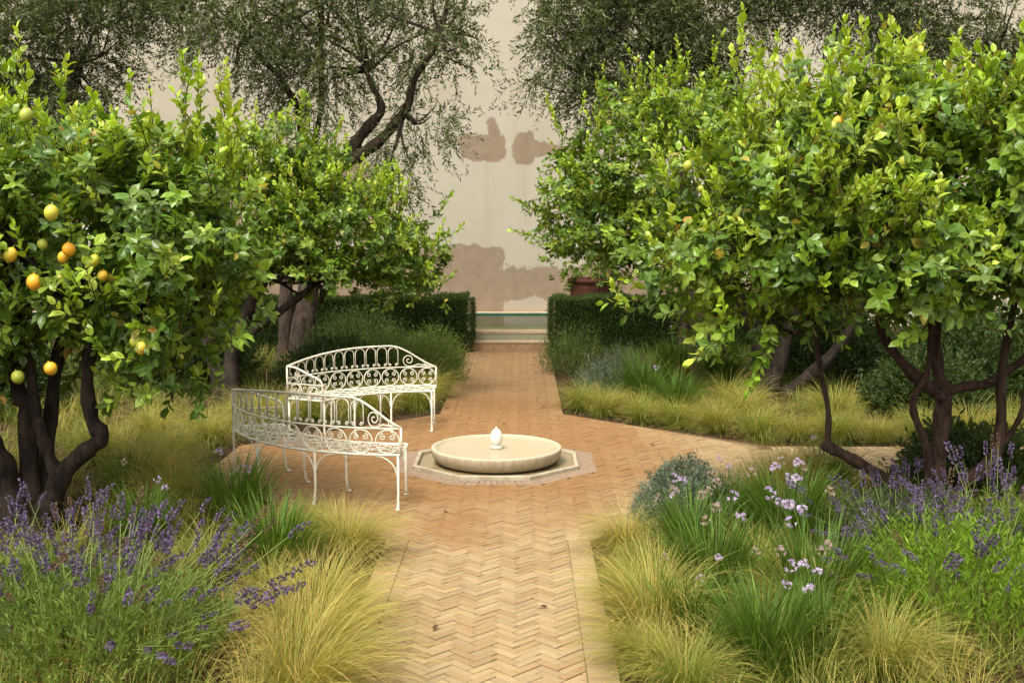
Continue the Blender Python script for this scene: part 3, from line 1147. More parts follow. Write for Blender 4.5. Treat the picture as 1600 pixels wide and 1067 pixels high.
D_l = [(3.3, 8.3, 2.45, 1.35, 1.1, .70), (2.2, 7.9, 2.35, .82, .85, .72), (1.7, 7.8, 2.0, .52, .6, .38), (4.5, 8.2, 2.5, 1.1, 1.1, .62), (1.8, 7.8, 1.66, .34, .45, .18), (2.6, 8.0, 2.85, .8, .7, .4), (3.8, 8.0, 2.75, .9, .7, .4), (2.8, 7.6, 1.98, .6, .6, .25), (4.1, 7.7, 2.05, .7, .7, .22)]
lemon_tree((3.45, 8.55, -.03), 'lemon tree at right with many thin forked stems over the side path', [
    ('trunk', [(3.44, 8.55, -.1), (3.45, 8.55, .3), (3.48, 8.55, .86), (3.44, 8.55, 1.0), (3.40, 8.55, 1.3), (3.43, 8.5, 1.8)], [.095, .082, .075, .062, .05, .03]),
    ('branch', [(3.48, 8.53, .84), (3.36, 8.5, .93), (3.2, 8.48, 1.05), (2.97, 8.45, 1.33), (2.93, 8.45, 1.55), (2.85, 8.4, 1.9)], [.055, .06, .055, .045, .04, .025]),
    ('branch', [(3.49, 8.55, .90), (3.60, 8.5, .94), (3.77, 8.45, .98), (3.89, 8.4, 1.08), (4.05, 8.35, 1.25), (4.2, 8.3, 1.7)], [.05, .05, .045, .04, .036, .025]),
    ('thin_trunk', [(3.36, 8.4, -.05), (3.33, 8.4, .25), (3.30, 8.4, .51), (3.20, 8.4, .76), (3.21, 8.4, .91), (3.30, 8.42, 1.08), (3.32, 8.45, 1.5)], [.045, .04, .036, .034, .032, .03, .02]),
    ('leaning_trunk', [(3.50, 8.5, -.06), (3.56, 8.48, .08), (3.68, 8.45, .25), (3.84, 8.4, .46), (3.86, 8.4, .76), (3.85, 8.4, 1.1), (3.9, 8.35, 1.6)], [.07, .065, .06, .055, .046, .04, .03]),
    ('branch', [(3.85, 8.4, .48), (3.95, 8.38, .64), (4.0, 8.36, .80), (4.04, 8.35, 1.2), (4.15, 8.3, 1.6)], [.03, .026, .024, .02, .015]),
    ('low_limb', [(3.35, 8.5, -.02), (3.19, 8.5, .10), (2.99, 8.5, .25), (2.74, 8.48, .40), (2.54, 8.46, .50)], [.06, .058, .056, .052, .05]),
    ('branch', [(2.57, 8.46, .48), (2.57, 8.46, .76), (2.50, 8.44, 1.05), (2.43, 8.4, 1.40), (2.3, 8.3, 1.8)], [.032, .026, .023, .022, .015]),
], D_l, [(3.42, 8.5, 1.6), (2.9, 8.4, 1.7), (4.1, 8.3, 1.5), (3.3, 8.45, 1.4), (2.4, 8.4, 1.5)], 3200, 24,
    [(2.17, 7.1, 2.78, .042, 1), (2.62, 7.1, 2.57, .04, 1), (1.51, 7.3, 1.99, .042, 0), (1.32, 7.45, 2.56, .036, 1), (2.21, 7.14, 2.82, .034, 0)], bark_m=M_BARK_RED, young=1.3,
    extra=[(1.75, 7.9, 2.7, -.05, 0, 1, 7), (2.35, 7.8, 2.95, 0, 0, 1, 4), (2.7, 7.8, 3.0, .05, 0, 1, 4), (3.1, 7.7, 2.95, .15, 0, 1, 4), (3.5, 7.7, 2.8, .35, 0, 1, 5), (1.3, 7.7, 2.4, -.5, 0, .7, 3), (1.3, 7.6, 1.7, -.9, -.2, -.15, 4), (1.65, 7.3, 1.55, -.5, -.3, -.35, 4), (1.85, 7.3, 1.45, -.2, -.3, -.5, 3), (1.25, 7.6, 2.0, -.8, -.2, .2, 4), (4.0, 7.7, 3.1, 0, 0, 1, 3)])

# ------------------------------------------------------------------ olive trees
OL_V = np.array([(0, 0, 0), (-.125, .45, .0), (0, 1, 0), (.125, .45, .0)])
OL_F = np.array([(0, 3, 2), (0, 2, 1)])
OLC = np.array([(.065, .088, .028), (.095, .12, .038), (.05, .07, .023), (.20, .215, .12), (.12, .15, .034), (.07, .078, .025)])


def olive_tree(base, label, stem_specs, lobes, starts, nspray, seed):
    g = np.random.default_rng(seed)
    base = np.array(base, float)
    root = empty('olive_tree', tuple(base), label, 'olive tree', 'olive trees before the wall')
    stems(root, base, stem_specs, M_BARK_OL, .1)
    limbs(root, base, starts, lobes, 40, g, M_BARK_OL, .034)
    lobes = np.array(lobes, float)
    wts = (lobes[:, 3] * lobes[:, 4] * lobes[:, 5]) ** .7
    wts /= wts.sum()
    K = g.choice(len(lobes), size=nspray // 5, p=wts)
    d = rdir(len(K), g)
    rf = g.random(len(K)) ** .45
    cen = lobes[K, :3] + d * lobes[K, 3:6] * rf[:, None]
    # sprays gather on boughlets
    cen = np.repeat(cen, 5, axis=0) + g.normal(size=(len(K) * 5, 3)) * .13
    dirs = unit(np.repeat(d, 5, axis=0) * .8 + g.normal(size=(len(cen), 3)) * .45 + np.array([0, 0, -.25]))
    m = 20
    L_ = g.uniform(.28, .55, size=len(cen))
    tt = (np.arange(m) + .5) / m
    q = cen[:, None, :] + dirs[:, None, :] * (L_[:, None] * tt[None])[:, :, None] + np.array([0, 0, -.12])[None, None] * (tt ** 2)[None, :, None]
    q = q.reshape(-1, 3)
    dd = np.repeat(dirs, m, axis=0)
    side = unit(np.cross(dd, g.normal(size=dd.shape)))
    yd = unit(dd * .75 + side * .8)
    nm = g.normal(size=yd.shape) + np.array([0, 0, .5])
    n = len(q)
    tone = np.repeat(g.uniform(.7, 1.3, size=len(cen)), m)
    col = OLC[g.choice(len(OLC), size=n, p=[.28, .24, .2, .1, .1, .08])] * tone[:, None]
    s = g.uniform(.065, .105, size=n)
    V, F, C = instance(OL_V, OL_F, q - base, frames(yd, nm), s, col)
    props(link('crown', mesh_np('crown', V, F, C), M_OLIVE, root), kind='stuff')
    # thin drooping twigs
    k3 = np.arange(len(cen))[::2]
    a = cen[k3] - dirs[k3] * .1
    e = cen[k3] + dirs[k3] * L_[k3][:, None] + np.array([0, 0, -.12])
    sd = unit(np.cross(dirs[k3], [0, 0, 1.0])) * .004
    V = np.stack([a - sd, a + sd, e], 1).reshape(-1, 3) - base
    props(link('twigs', mesh_np('twigs', V, np.arange(len(V)).reshape(-1, 3)), M_BARK_OL, root), kind='stuff')
    return root


olive_tree((-3.3, 17.6, -.03), 'olive tree left of the pool, its forked trunk dark against the wall', [
    ('trunk', [(-3.3, 17.6, -.1), (-3.24, 17.6, .3), (-3.10, 17.6, 1.26), (-2.9, 17.6, 2.4), (-2.64, 17.55, 2.98), (-2.46, 17.5, 3.14)], [.26, .20, .17, .14, .12, .12]),
    ('trunk', [(-3.55, 17.6, -.1), (-3.5, 17.6, .6), (-3.45, 17.6, 1.6), (-3.2, 17.6, 3.6), (-3.46, 17.6, 4.31), (-3.94, 17.6, 4.9), (-4.2, 17.6, 5.4)], [.16, .12, .09, .05, .045, .04, .03]),
    ('branch', [(-2.5, 17.5, 3.06), (-2.40, 17.5, 3.28), (-2.25, 17.5, 3.52), (-1.95, 17.5, 3.85), (-1.98, 17.5, 4.1), (-2.13, 17.5, 4.4), (-2.3, 17.5, 5.2)], [.10, .10, .09, .075, .05, .035, .02]),
    ('branch', [(-2.5, 17.5, 3.1), (-2.2, 17.45, 3.25), (-1.89, 17.4, 3.48), (-1.52, 17.4, 3.93), (-1.42, 17.4, 4.31), (-1.02, 17.4, 4.98), (-.89, 17.4, 5.6)], [.10, .095, .085, .065, .05, .04, .025]),
    ('branch', [(-3.12, 17.6, 3.0), (-2.88, 17.6, 3.92), (-2.86, 17.6, 4.98), (-2.8, 17.6, 5.8)], [.05, .042, .035, .02]),
], [(-2.9, 17.6, 5.3, 1.5, 1.2, 1.25), (-3.9, 17.4, 5.3, 1.2, 1.2, 1.0), (-1.3, 17.5, 5.1, .85, .9, .75), (-.75, 17.4, 4.75, .5, .6, .4), (-1.5, 17.4, 3.5, .65, .6, .50), (-1.15, 17.3, 3.75, .5, .5, .22), (-3.0, 17.3, 4.2, .8, .8, .6), (-2.0, 17.5, 6.2, 1.6, 1.3, .9), (-1.6, 17.2, 2.9, .4, .4, .35), (-4.5, 17.2, 5.35, .9, 1.0, .45)],
    [(-4.0, 17.6, 5.0), (-2.1, 17.5, 4.5), (-1.0, 17.4, 5.0), (-2.85, 17.6, 5.0), (-1.6, 17.4, 3.85)], 2400, 31)

olive_tree((3.15, 18.4, -.03), 'olive tree right of the pool, dense dark crown hanging above the lemon tree', [
    ('trunk', [(3.2, 18.2, -.1), (3.15, 18.2, .5), (2.9, 18.1, 1.8), (2.75, 18, 3.0), (2.5, 18, 4.2), (2.3, 18, 5.2)], [.24, .19, .15, .12, .08, .05]),
    ('trunk', [(3.0, 18.3, -.1), (2.9, 18.3, .4), (3.0, 18.2, 1.6), (3.3, 18.2, 3.0), (3.7, 18.1, 4.4)], [.15, .12, .1, .08, .05]),
    ('branch', [(2.65, 18, 3.5), (2.0, 17.9, 4.2), (1.3, 17.8, 4.5), (.6, 17.7, 4.6)], [.07, .05, .035, .015]),
], [(2.2, 17.7, 5.2, 1.6, 1.2, .95), (1.2, 17.6, 5.1, .9, .9, .65), (3.2, 17.8, 5.4, 1.1, 1.1, .9), (1.8, 17.5, 4.3, .8, .7, .42), (.75, 17.5, 4.25, .55, .4, .14), (1.2, 17.5, 3.9, .5, .5, .3), (2.0, 17.8, 6.3, 2.0, 1.4, .9), (2.7, 17.7, 4.4, .7, .7, .5)],
    [(2.4, 18, 4.8), (3.6, 18.1, 4.2), (1.3, 17.8, 4.5), (2.5, 18, 4.2)], 3500, 32)

olive_tree((-7.2, 17.5, -.03), 'olive tree at the far left, dark crown in the upper left corner', [
    ('trunk', [(-7.2, 17.5, -.1), (-7.1, 17.5, 1.5), (-6.9, 17.5, 3.0), (-6.6, 17.5, 4.6)], [.24, .17, .12, .06]),
    ('branch', [(-6.95, 17.5, 2.8), (-7.6, 17.5, 4.0), (-8.0, 17.4, 5.0)], [.08, .06, .04]),
], [(-7.0, 17.5, 5.0, 1.5, 1.2, 1.2), (-6.1, 17.4, 5.5, .8, 1.0, .5), (-8.2, 17.4, 4.6, 1.2, 1.2, 1.3), (-6.8, 17.5, 6.2, 2.2, 1.4, .9), (-5.3, 17.4, 5.75, .6, .8, .35), (-7.0, 17.4, 4.1, .9, .9, .5)],
    [(-6.6, 17.5, 4.6), (-8, 17.4, 4.8)], 3000, 33)
olive_tree((6.6, 17.5, -.03), 'olive tree at the far right, dark crown in the upper right corner', [
    ('trunk', [(6.6, 17.5, -.1), (6.5, 17.5, 1.5), (6.2, 17.5, 3.0), (5.9, 17.5, 4.6)], [.24, .17, .12, .06]),
    ('branch', [(6.35, 17.5, 2.6), (7.0, 17.5, 3.8), (7.5, 17.4, 4.8)], [.08, .06, .04]),
], [(5.3, 17.4, 5.6, 1.3, 1.1, .65), (4.5, 17.5, 5.85, .9, .9, .5), (6.4, 17.4, 5.3, 1.1, 1.1, .6), (7.7, 17.4, 5.0, .8, 1.0, .6), (5.5, 17.5, 6.4, 2.2, 1.3, .8), (6.0, 17.4, 4.6, .7, .8, .35)],
    [(5.9, 17.5, 4.6), (7.4, 17.4, 4.6)], 2300, 34)


# ------------------------------------------------------------------ hedges
def hedge(x0, x1, y0, y1, h, label, seed):
    g = np.random.default_rng(seed)
    cx, cy = (x0 + x1) / 2, (y0 + y1) / 2
    root = empty('clipped_hedge', (cx, cy, -.03), label, 'hedge', 'clipped hedges before the pool')
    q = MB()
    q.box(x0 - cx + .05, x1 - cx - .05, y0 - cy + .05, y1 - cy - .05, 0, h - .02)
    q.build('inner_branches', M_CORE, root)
    P, N = [], []
    lx, ly = x1 - x0, y1 - y0
    for (nx, ny, nz, ar) in ((0, -1, 0, lx * h), (0, 0, 1, lx * ly), (-1, 0, 0, ly * h), (1, 0, 0, ly * h)):
        n = int(ar * 5200)
        u = g.random((n, 3))
        p = np.stack([x0 + u[:, 0] * lx - cx, y0 + u[:, 1] * ly - cy, u[:, 2] * h], 1)
        if nx: p[:, 0] = (x0 if nx < 0 else x1) - cx
        if ny: p[:, 1] = y0 - cy
        if nz: p[:, 2] = h
        p -= np.array([nx, ny, nz]) * (g.random(n) ** 2 * .10 - .015)[:, None]
        P.append(p)
        N.append(np.tile((nx, ny, nz), (n, 1)))
    P, N = np.vstack(P), np.vstack(N).astype(float)
    wav = .028 * np.sin(P[:, :1] * 5 + P[:, 2:3] * 3) + .018 * np.sin(P[:, :1] * 13 + 1) + .02 * np.abs(g.normal(size=(len(P), 1)))
    P = P + N * wav
    n = len(P)
    yd = unit(N * .5 + np.array([0, 0, .8]) + g.normal(size=(n, 3)) * .35)
    nm = N + g.normal(size=(n, 3)) * .4
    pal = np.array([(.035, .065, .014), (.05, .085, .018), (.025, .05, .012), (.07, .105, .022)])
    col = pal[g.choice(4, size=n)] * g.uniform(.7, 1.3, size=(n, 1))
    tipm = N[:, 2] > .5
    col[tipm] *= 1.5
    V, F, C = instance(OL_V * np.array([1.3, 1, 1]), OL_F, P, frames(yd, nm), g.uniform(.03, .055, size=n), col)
    props(link('foliage', mesh_np('foliage', V, F, C), M_GRASS, root), kind='stuff')


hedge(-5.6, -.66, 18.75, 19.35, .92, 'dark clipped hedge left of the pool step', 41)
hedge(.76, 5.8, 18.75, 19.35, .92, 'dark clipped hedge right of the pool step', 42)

# ------------------------------------------------------------------ terracotta pot with shrub
pot = empty('terracotta_pot', (1.52, 21.0, 0), 'tall rusty terracotta pot standing behind the right hedge', 'pot')
q = MB()
q.box(-.34, .34, -.34, .34, -.03, .32)
q.build('plinth', M_STEP, pot)
q = MB()
q.lathe([(0, .32), (.29, .32), (.34, .6), (.385, .95), (.395, 1.05), (.37, 1.05), (.36, 1.0), (0, 1.0)], 40)
q.build('pot_body', M_TERRA, pot, True)
q = MB()
q.lathe([(.395, 1.05), (.425, 1.055), (.43, 1.13), (.395, 1.14), (.37, 1.13), (.37, 1.05)], 40)
q.build('pot_rim', M_TERRA, pot, True)
q = MB()
q.lathe([(.372, 1.08), (0, 1.09)], 24)
q.build('soil', M_SOIL, pot)
g = np.random.default_rng(50)
sh = empty('potted_shrub', (1.52, 21.0, 1.09), 'leafy green shrub spilling over the terracotta pot', 'shrub')
P, D, Yg, O = lemon_twigs([(0, 0, .28, .5, .45, .35), (.36, -.15, .0, .16, .2, .35), (-.3, -.2, .1, .2, .2, .25)], 130, g, .4)
(pos_, yd, nm, col, sz, ow), tw = lemon_leaves(P, D, Yg, O, g, .085)
V, F, C = instance(LEAF_V, LEAF_F, pos_, frames(yd, nm), sz, col)
props(link('foliage', mesh_np('foliage', V, F, C), M_LEAF, sh), kind='stuff')
props(tw.build('stems', M_BARK, sh), kind='stuff')


# ------------------------------------------------------------------ grasses and flowers
def blades(n, g, L0, L1, lean, droop, width, r_base, colA, colB, seg=5, wind=(0, 0), shade=.65, tipcol=None):
    """arching ribbons; returns V,F,C around the origin"""
    az_ = g.random(n) * 2 * math.pi
    rb = r_base * np.sqrt(g.random(n))
    base = np.stack([rb * np.cos(az_), rb * np.sin(az_), np.zeros(n)], 1)
    az2 = az_ + g.normal(size=n) * .5
    L_ = g.uniform(L0, L1, size=n)
    th = np.abs(g.normal(size=n)) * lean + .05           # from vertical at the root
    cur = droop * g.uniform(.5, 1.35, size=n)
    t_ = np.linspace(0, 1, seg + 1)
    ang = th[:, None] + cur[:, None] * t_[None] ** 1.4
    hx = np.sin(ang)
    hz = np.cos(ang)
    dirx = np.cos(az2)[:, None] * hx + wind[0] * t_[None]
    diry = np.sin(az2)[:, None] * hx + wind[1] * t_[None]
    step = (L_ / seg)[:, None]
    px = base[:, :1] + np.concatenate([np.zeros((n, 1)), np.cumsum(dirx[:, :-1] * step, 1)], 1)
    py = base[:, 1:2] + np.concatenate([np.zeros((n, 1)), np.cumsum(diry[:, :-1] * step, 1)], 1)
    pz = np.concatenate([np.zeros((n, 1)), np.cumsum(hz[:, :-1] * step, 1)], 1)
    pz = np.maximum(pz, .012)
    C3 = np.stack([px, py, pz], 2)
    side = np.stack([-np.sin(az2), np.cos(az2), g.normal(size=n) * .35], 1)
    side = unit(side)
    wdt = width * g.uniform(.6, 1.3, size=n)[:, None] * np.array([.7] + [1.0] * (seg - 1) + [.12])[None] * (1 - .55 * t_)[None]
    Lv = C3 - side[:, None] * wdt[:, :, None] * .5
    Rv = C3 + side[:, None] * wdt[:, :, None] * .5
    V = np.stack([Lv, Rv], 2).reshape(n, -1, 3)
    k = 2 * (seg + 1)
    f = []
    for i in range(seg):
        a = 2 * i
        f += [(a, a + 1, a + 3), (a, a + 3, a + 2)]
    F = (np.array(f)[None] + (np.arange(n) * k)[:, None, None]).reshape(-1, 3)
    mixf = g.random(n)[:, None]
    cA, cB = np.array(colA), np.array(colB)
    col = cA[None] * (1 - mixf) + cB[None] * mixf
    col = col * g.uniform(.55, 1.3, size=(n, 1))
    C = np.repeat(col[:, None, :], k, axis=1)
    if tipcol is not None:
        w_ = np.repeat(t_ ** 1.5, 2)[None, :, None]
        C = C * (1 - w_) + np.array(tipcol)[None, None] * w_ * g.uniform(.8, 1.2, size=(n, 1, 1))
    return V.reshape(-1, 3), F, C.reshape(-1, 3)


def join(parts):
    Vs, Fs, Cs, b = [], [], [], 0
    for V, F, C in parts:
        Vs.append(V)
        Fs.append(F + b)
        Cs.append(C)
        b += len(V)
    return np.vstack(Vs), np.vstack(Fs), np.vstack(Cs)


STRAW = ((.44, .31, .07), (.19, .25, .03), (.50, .40, .13))
GREENSTIPA = ((.19, .25, .028), (.11, .19, .02), (.33, .31, .07))


def stipa_mesh(seed, straw=.6, n=620, big=1.0, wind=(0, 0)):
    g = np.random.default_rng(seed)
    ns = int(n * straw)
    parts = []
    if ns > 4:
        parts.append(blades(ns, g, .28 * big, .72 * big, .5, 2.0, .0032, .09 * big, STRAW[0], STRAW[1], 6, wind, tipcol=STRAW[2]))
    if n - ns > 4:
        parts.append(blades(n - ns, g, .25 * big, .6 * big, .5, 1.7, .0034, .11 * big, GREENSTIPA[0], GREENSTIPA[1], 6, wind, tipcol=GREENSTIPA[2]))
    V, F, C = join(parts)
    me = mesh_np('blades', V, F, C)
    me.materials.append(M_GRASS)
    return me


ST_GOLD = [stipa_mesh(100 + k, .66, 1500, 1.0, (.22 + .13 * k, -.1 + .07 * k)) for k in range(4)]
ST_MIX = [stipa_mesh(120 + k, .32, 1500, 1.0, (.15 + .12 * k, .1 - .07 * k)) for k in range(4)]
ST_GREEN = [stipa_mesh(140 + k, .12, 1300, .9, (.15 + .12 * k, 0)) for k in range(3)]


def grass(kind, x, y, s, label, rz=None, grp=None, hz=1.0):
    me = {'gold': ST_GOLD, 'mix': ST_MIX, 'green': ST_GREEN}[kind]
    o = link('feather_tussock', random.choice(me))
    o.location = (x, y, -.035)
    o.scale = (s, s, s * hz)
    o.rotation_euler = (0, 0, random.uniform(0, 6.28) if rz is None else rz)
    props(o, label, 'tussock', grp or 'feather grass tussocks in the beds')
    return o


GARLIC = [(.055, .12, .012), (.115, .205, .024)]


def garlic_mesh(seed, n=560):
    g = np.random.default_rng(seed)
    V, F, C = join([blades(n, g, .26, .52, .36, .75, .0085, .11, GARLIC[0], GARLIC[1], 4), blades(n // 8, g, .2, .4, .5, 1.2, .006, .10, (.30, .27, .09), (.2, .22, .05), 4)])
    me = mesh_np('blades', V, F, C)
    me.materials.append(M_GRASS)
    return me


GAR = [garlic_mesh(160 + k) for k in range(4)]
STAR_V, STAR_F = [], []
for k in range(6):
    a = k * math.pi / 3
    b = len(STAR_V)
    u, w_ = np.array([math.cos(a), math.sin(a), .35]), np.array([-math.sin(a), math.cos(a), 0])
    STAR_V += [(0, 0, -.6), tuple(u * .55 - w_ * .2), tuple(u), tuple(u * .55 + w_ * .2)]
    STAR_F += [(b, b + 1, b + 2), (b, b + 2, b + 3)]
STAR_V, STAR_F = np.array(STAR_V), np.array(STAR_F)


def umbel_mesh(seed, dry=False):
    g = np.random.default_rng(seed)
    n = 8
    d = unit(g.normal(size=(n, 3)) + np.array([0, 0, .4]))
    pos_ = d * g.uniform(.010, .028, size=(n, 1)) + np.array([0, 0, .0])
    colb = np.array([(.58, .45, .66), (.66, .55, .72), (.48, .35, .58)]) if not dry else np.array([(.40, .30, .22), (.30, .22, .14), (.45, .34, .34)])
    V, F, C = instance(STAR_V, STAR_F, pos_, frames(unit(np.cross(d, g.normal(size=(n, 3)))), d), g.uniform(.009, .013, size=n), colb[g.choice(3, size=n)])
    me = mesh_np('flower_head', V, F, C)
    me.materials.append(M_FLOWER)
    return me


UMB = [umbel_mesh(180 + k) for k in range(4)]
UMBD = [umbel_mesh(190 + k, True) for k in range(2)]


def stalk_mesh():
    q = MB()
    q.col = (.14, .19, .05)
    q.tube([(0, 0, 0), (.012, 0, .25), (.02, .008, .5), (.035, .01, 1.0)], [.0035, .003, .0028, .0022], 4, caps=False)
    me = q.mesh('stalk', False, True)
    me.materials.append(M_GRASS)
    return me


STALK = stalk_mesh()


def garlic(x, y, s, label, nfl=3, dry=0, h=.52):
    root = empty('society_garlic', (x, y, -.035), label, 'flowering plant', 'green strap-leaved clumps')
    root.scale = (s * 1.15,) * 3
    o = link('leaves', random.choice(GAR), None, root)
    o.rotation_euler = (0, 0, random.uniform(0, 6.28))
    props(o, kind='stuff')
    for k in range(nfl + dry):
        a = random.uniform(0, 6.28)
        r_ = random.uniform(.03, .24)
        hh = h * random.uniform(.8, 1.15)
        st = link('flower_stalk', STALK, None, root)
        st.location = (r_ * math.cos(a), r_ * math.sin(a), 0)
        tx, ty = random.uniform(-.3, .3), random.uniform(-.3, .3)
        st.rotation_euler = (tx, ty, random.uniform(0, 6.28))
        st.scale = (hh, hh, hh)
        hd = link('flower_head', random.choice(UMB if k < nfl else UMBD), None, st)
        hd.location = (.035, .01, 1.0)
        hd.scale = (1 / hh,) * 3
    return root


def spike_mesh(seed, kind):
    """a lavender flower: whorls of small florets, the tip of a stem"""
    g = np.random.default_rng(seed)
    n = 44
    t_ = np.sort(g.random(n))
    z = t_ * 1.0
    prof = .115 * np.sin(np.pi * np.clip(t_ * .88 + .1, 0, 1)) ** .6
    a = g.random(n) * 6.28
    pos_ = np.stack([prof * .45 * np.cos(a), prof * .45 * np.sin(a), z], 1)
    d = unit(np.stack([np.cos(a), np.sin(a), np.full(n, .75)], 1) + g.normal(size=(n, 3)) * .2)
    pal = {'purple': np.array([(.11, .07, .15), (.15, .10, .21), (.07, .05, .09), (.23, .165, .31), (.10, .08, .09)]),
           'dry': np.array([(.14, .08, .045), (.20, .12, .07), (.10, .07, .06)])}[kind]
    TV = np.array([(0, 0, 0), (-.35, .55, .1), (0, 1, 0), (.35, .55, .1), (0, .5, -.3)])
    TF = np.array([(0, 3, 2), (0, 2, 1), (0, 4, 3), (4, 2, 3)])
    V, F, C = instance(TV, TF, pos_, frames(d, np.stack([-np.sin(a), np.cos(a), np.zeros(n)], 1)), g.uniform(.10, .17, size=n), pal[g.choice(len(pal), size=n)])
    me = mesh_np('flower_spike', V, F, C)
    me.materials.append(M_FLOWER)
    return me


SPK = [spike_mesh(200 + k, 'purple') for k in range(7)]
SPKD = [spike_mesh(220 + k, 'dry') for k in range(2)]


def lavender(x, y, rad_, hfol, hfl, nsp, label, seed, fol=((.09, .155, .02), (.17, .24, .045)), lean=(0, 0), spread=.9, spl=.115, dry=.12, name='lavender_bush', group='lavender bushes'):
    g = np.random.default_rng(seed)
    root = empty(name, (x, y, -.035), label, 'lavender', group)
    # foliage: fine leaves along many short stems filling a dome
    ns = int(560 * (rad_ / .6) ** 2) + 160
    az_ = g.random(ns) * 6.28
    rr = rad_ * np.sqrt(g.random(ns)) * .92
    top = hfol * np.sqrt(np.clip(1 - (rr / rad_) ** 2 * .8, .05, 1))
    b = np.stack([rr * np.cos(az_), rr * np.sin(az_), top * g.uniform(.15, .9, size=ns)], 1)
    d = unit(np.stack([np.cos(az_) * rr / rad_ * spread, np.sin(az_) * rr / rad_ * spread, np.ones(ns)], 1) + g.normal(size=(ns, 3)) * .28)
    m = 12
    tt = (np.arange(m) + .5) / m
    Ls = g.uniform(.12, .22, size=ns)
    q = (b[:, None] + d[:, None] * (Ls[:, None] * tt[None])[:, :, None]).reshape(-1, 3)
    dd = np.repeat(d, m, axis=0)
    sd = unit(np.cross(dd, g.normal(size=dd.shape)))
    yd = unit(dd * .9 + sd * .75)
    n = len(q)
    mf = np.repeat(g.random((ns, 1)), m, axis=0)
    col = np.array(fol[0]) * (1 - mf) + np.array(fol[1]) * mf
    col = col * g.uniform(.75, 1.25, size=(n, 1))
    V, F, C = instance(OL_V * np.array([.8, 1, 1]), OL_F, q, frames(yd, g.normal(size=(n, 3))), g.uniform(.035, .06, size=n), col)
    props(link('foliage', mesh_np('foliage', V, F, C), M_GRASS, root), kind='stuff')
    # flower stems in one mesh, each spike a part
    stems_ = []
    for k in range(nsp):
        a = g.random() * 6.28
        r_ = rad_ * math.sqrt(g.random()) * .9
        bx, by = r_ * math.cos(a), r_ * math.sin(a)
        zb = hfol * .4
        hh = hfl * g.uniform(.55, 1.12) * math.sqrt(max(.25, 1 - (r_ / rad_) ** 2 * .55))
        dx, dy = bx * spread * .75 + g.normal() * .07 + lean[0] * hh, by * spread * .75 + g.normal() * .07 + lean[1] * hh
        p0 = np.array([bx, by, zb])
        p2 = np.array([bx + dx, by + dy, max(hh, .2)])
        p1 = (p0 + p2) / 2 + np.array([-dx * .12, -dy * .12, .04])
        stems_.append((p0, p1, p2))
        dirv = Vector(unit(p2 - p1))
        o = link('flower_spike', (SPKD if g.random() < dry else SPK)[g.integers(0, 2) if False else 0] if False else random.choice(SPKD if g.random() < dry else SPK), None, root)
        s = spl * g.uniform(.7, 1.3)
        o.matrix_basis = Matrix.Translation(Vector(p2)) @ dirv.to_track_quat('Z', 'Y').to_matrix().to_4x4() @ Matrix.Diagonal((s, s, s, 1))
    q = MB()
    for p0, p1, p2 in stems_:
        q.col = tuple(np.array((.17, .22, .055)) * random.uniform(.75, 1.3))
        q.tube([p0, p1, p2], [.0032, .0028, .0022], 3, caps=False)
    props(q.build('flower_stems', M_GRASS, root, False, True), kind='stuff')
    return root


def mound(x, y, rx, h, label, seed, pal, name='shrub', cat='shrub', leaf=(.025, .045), dens=1.0, up=.5, group=None, wid=1.0, shoots=.10):
    """low dense shrub of fine leaves"""
    g = np.random.default_rng(seed)
    root = empty(name, (x, y, -.035), label, cat, group)
    ns = int(520 * dens * (rx / .4) ** 2) + 120
    d0 = rdir(ns, g)
    d0[:, 2] = np.abs(d0[:, 2])
    b = d0 * np.array([rx, rx, h]) * g.uniform(.55, 1.0, size=(ns, 1))
    lump = 1 + .12 * np.sin(b[:, :1] * 11 + seed) * np.cos(b[:, 1:2] * 9)
    b = b * lump
    d = unit(d0 * .8 + np.array([0, 0, up]) + g.normal(size=(ns, 3)) * .3)
    m = 11
    tt = (np.arange(m) + .5) / m
    Ls = g.uniform(.6, 1.4, size=ns) * shoots
    q = (b[:, None] + d[:, None] * (Ls[:, None] * tt[None])[:, :, None]).reshape(-1, 3)
    dd = np.repeat(d, m, axis=0)
    sd = unit(np.cross(dd, g.normal(size=dd.shape)))
    yd = unit(dd * .8 + sd * .8)
    n = len(q)
    pal = np.array(pal)
    col = np.repeat(pal[g.choice(len(pal), size=ns)], m, axis=0) * g.uniform(.75, 1.25, size=(n, 1))
    V, F, C = instance(OL_V * np.array([wid, 1, 1]), OL_F, q, frames(yd, g.normal(size=(n, 3)) + [0, 0, .5]), g.uniform(*leaf, size=n), col)
    props(link('foliage', mesh_np('foliage', V, F, C), M_GRASS, root), kind='stuff')
    mb_ = MB()
    for k in range(14):
        e = b[g.integers(0, ns)] * .8
        mb_.tube([(0, 0, 0), tuple(e * .5 + [0, 0, .05]), tuple(e)], [.01, .007, .003], 4)
    props(mb_.build('stems', M_BARK, root), kind='stuff')
    return root


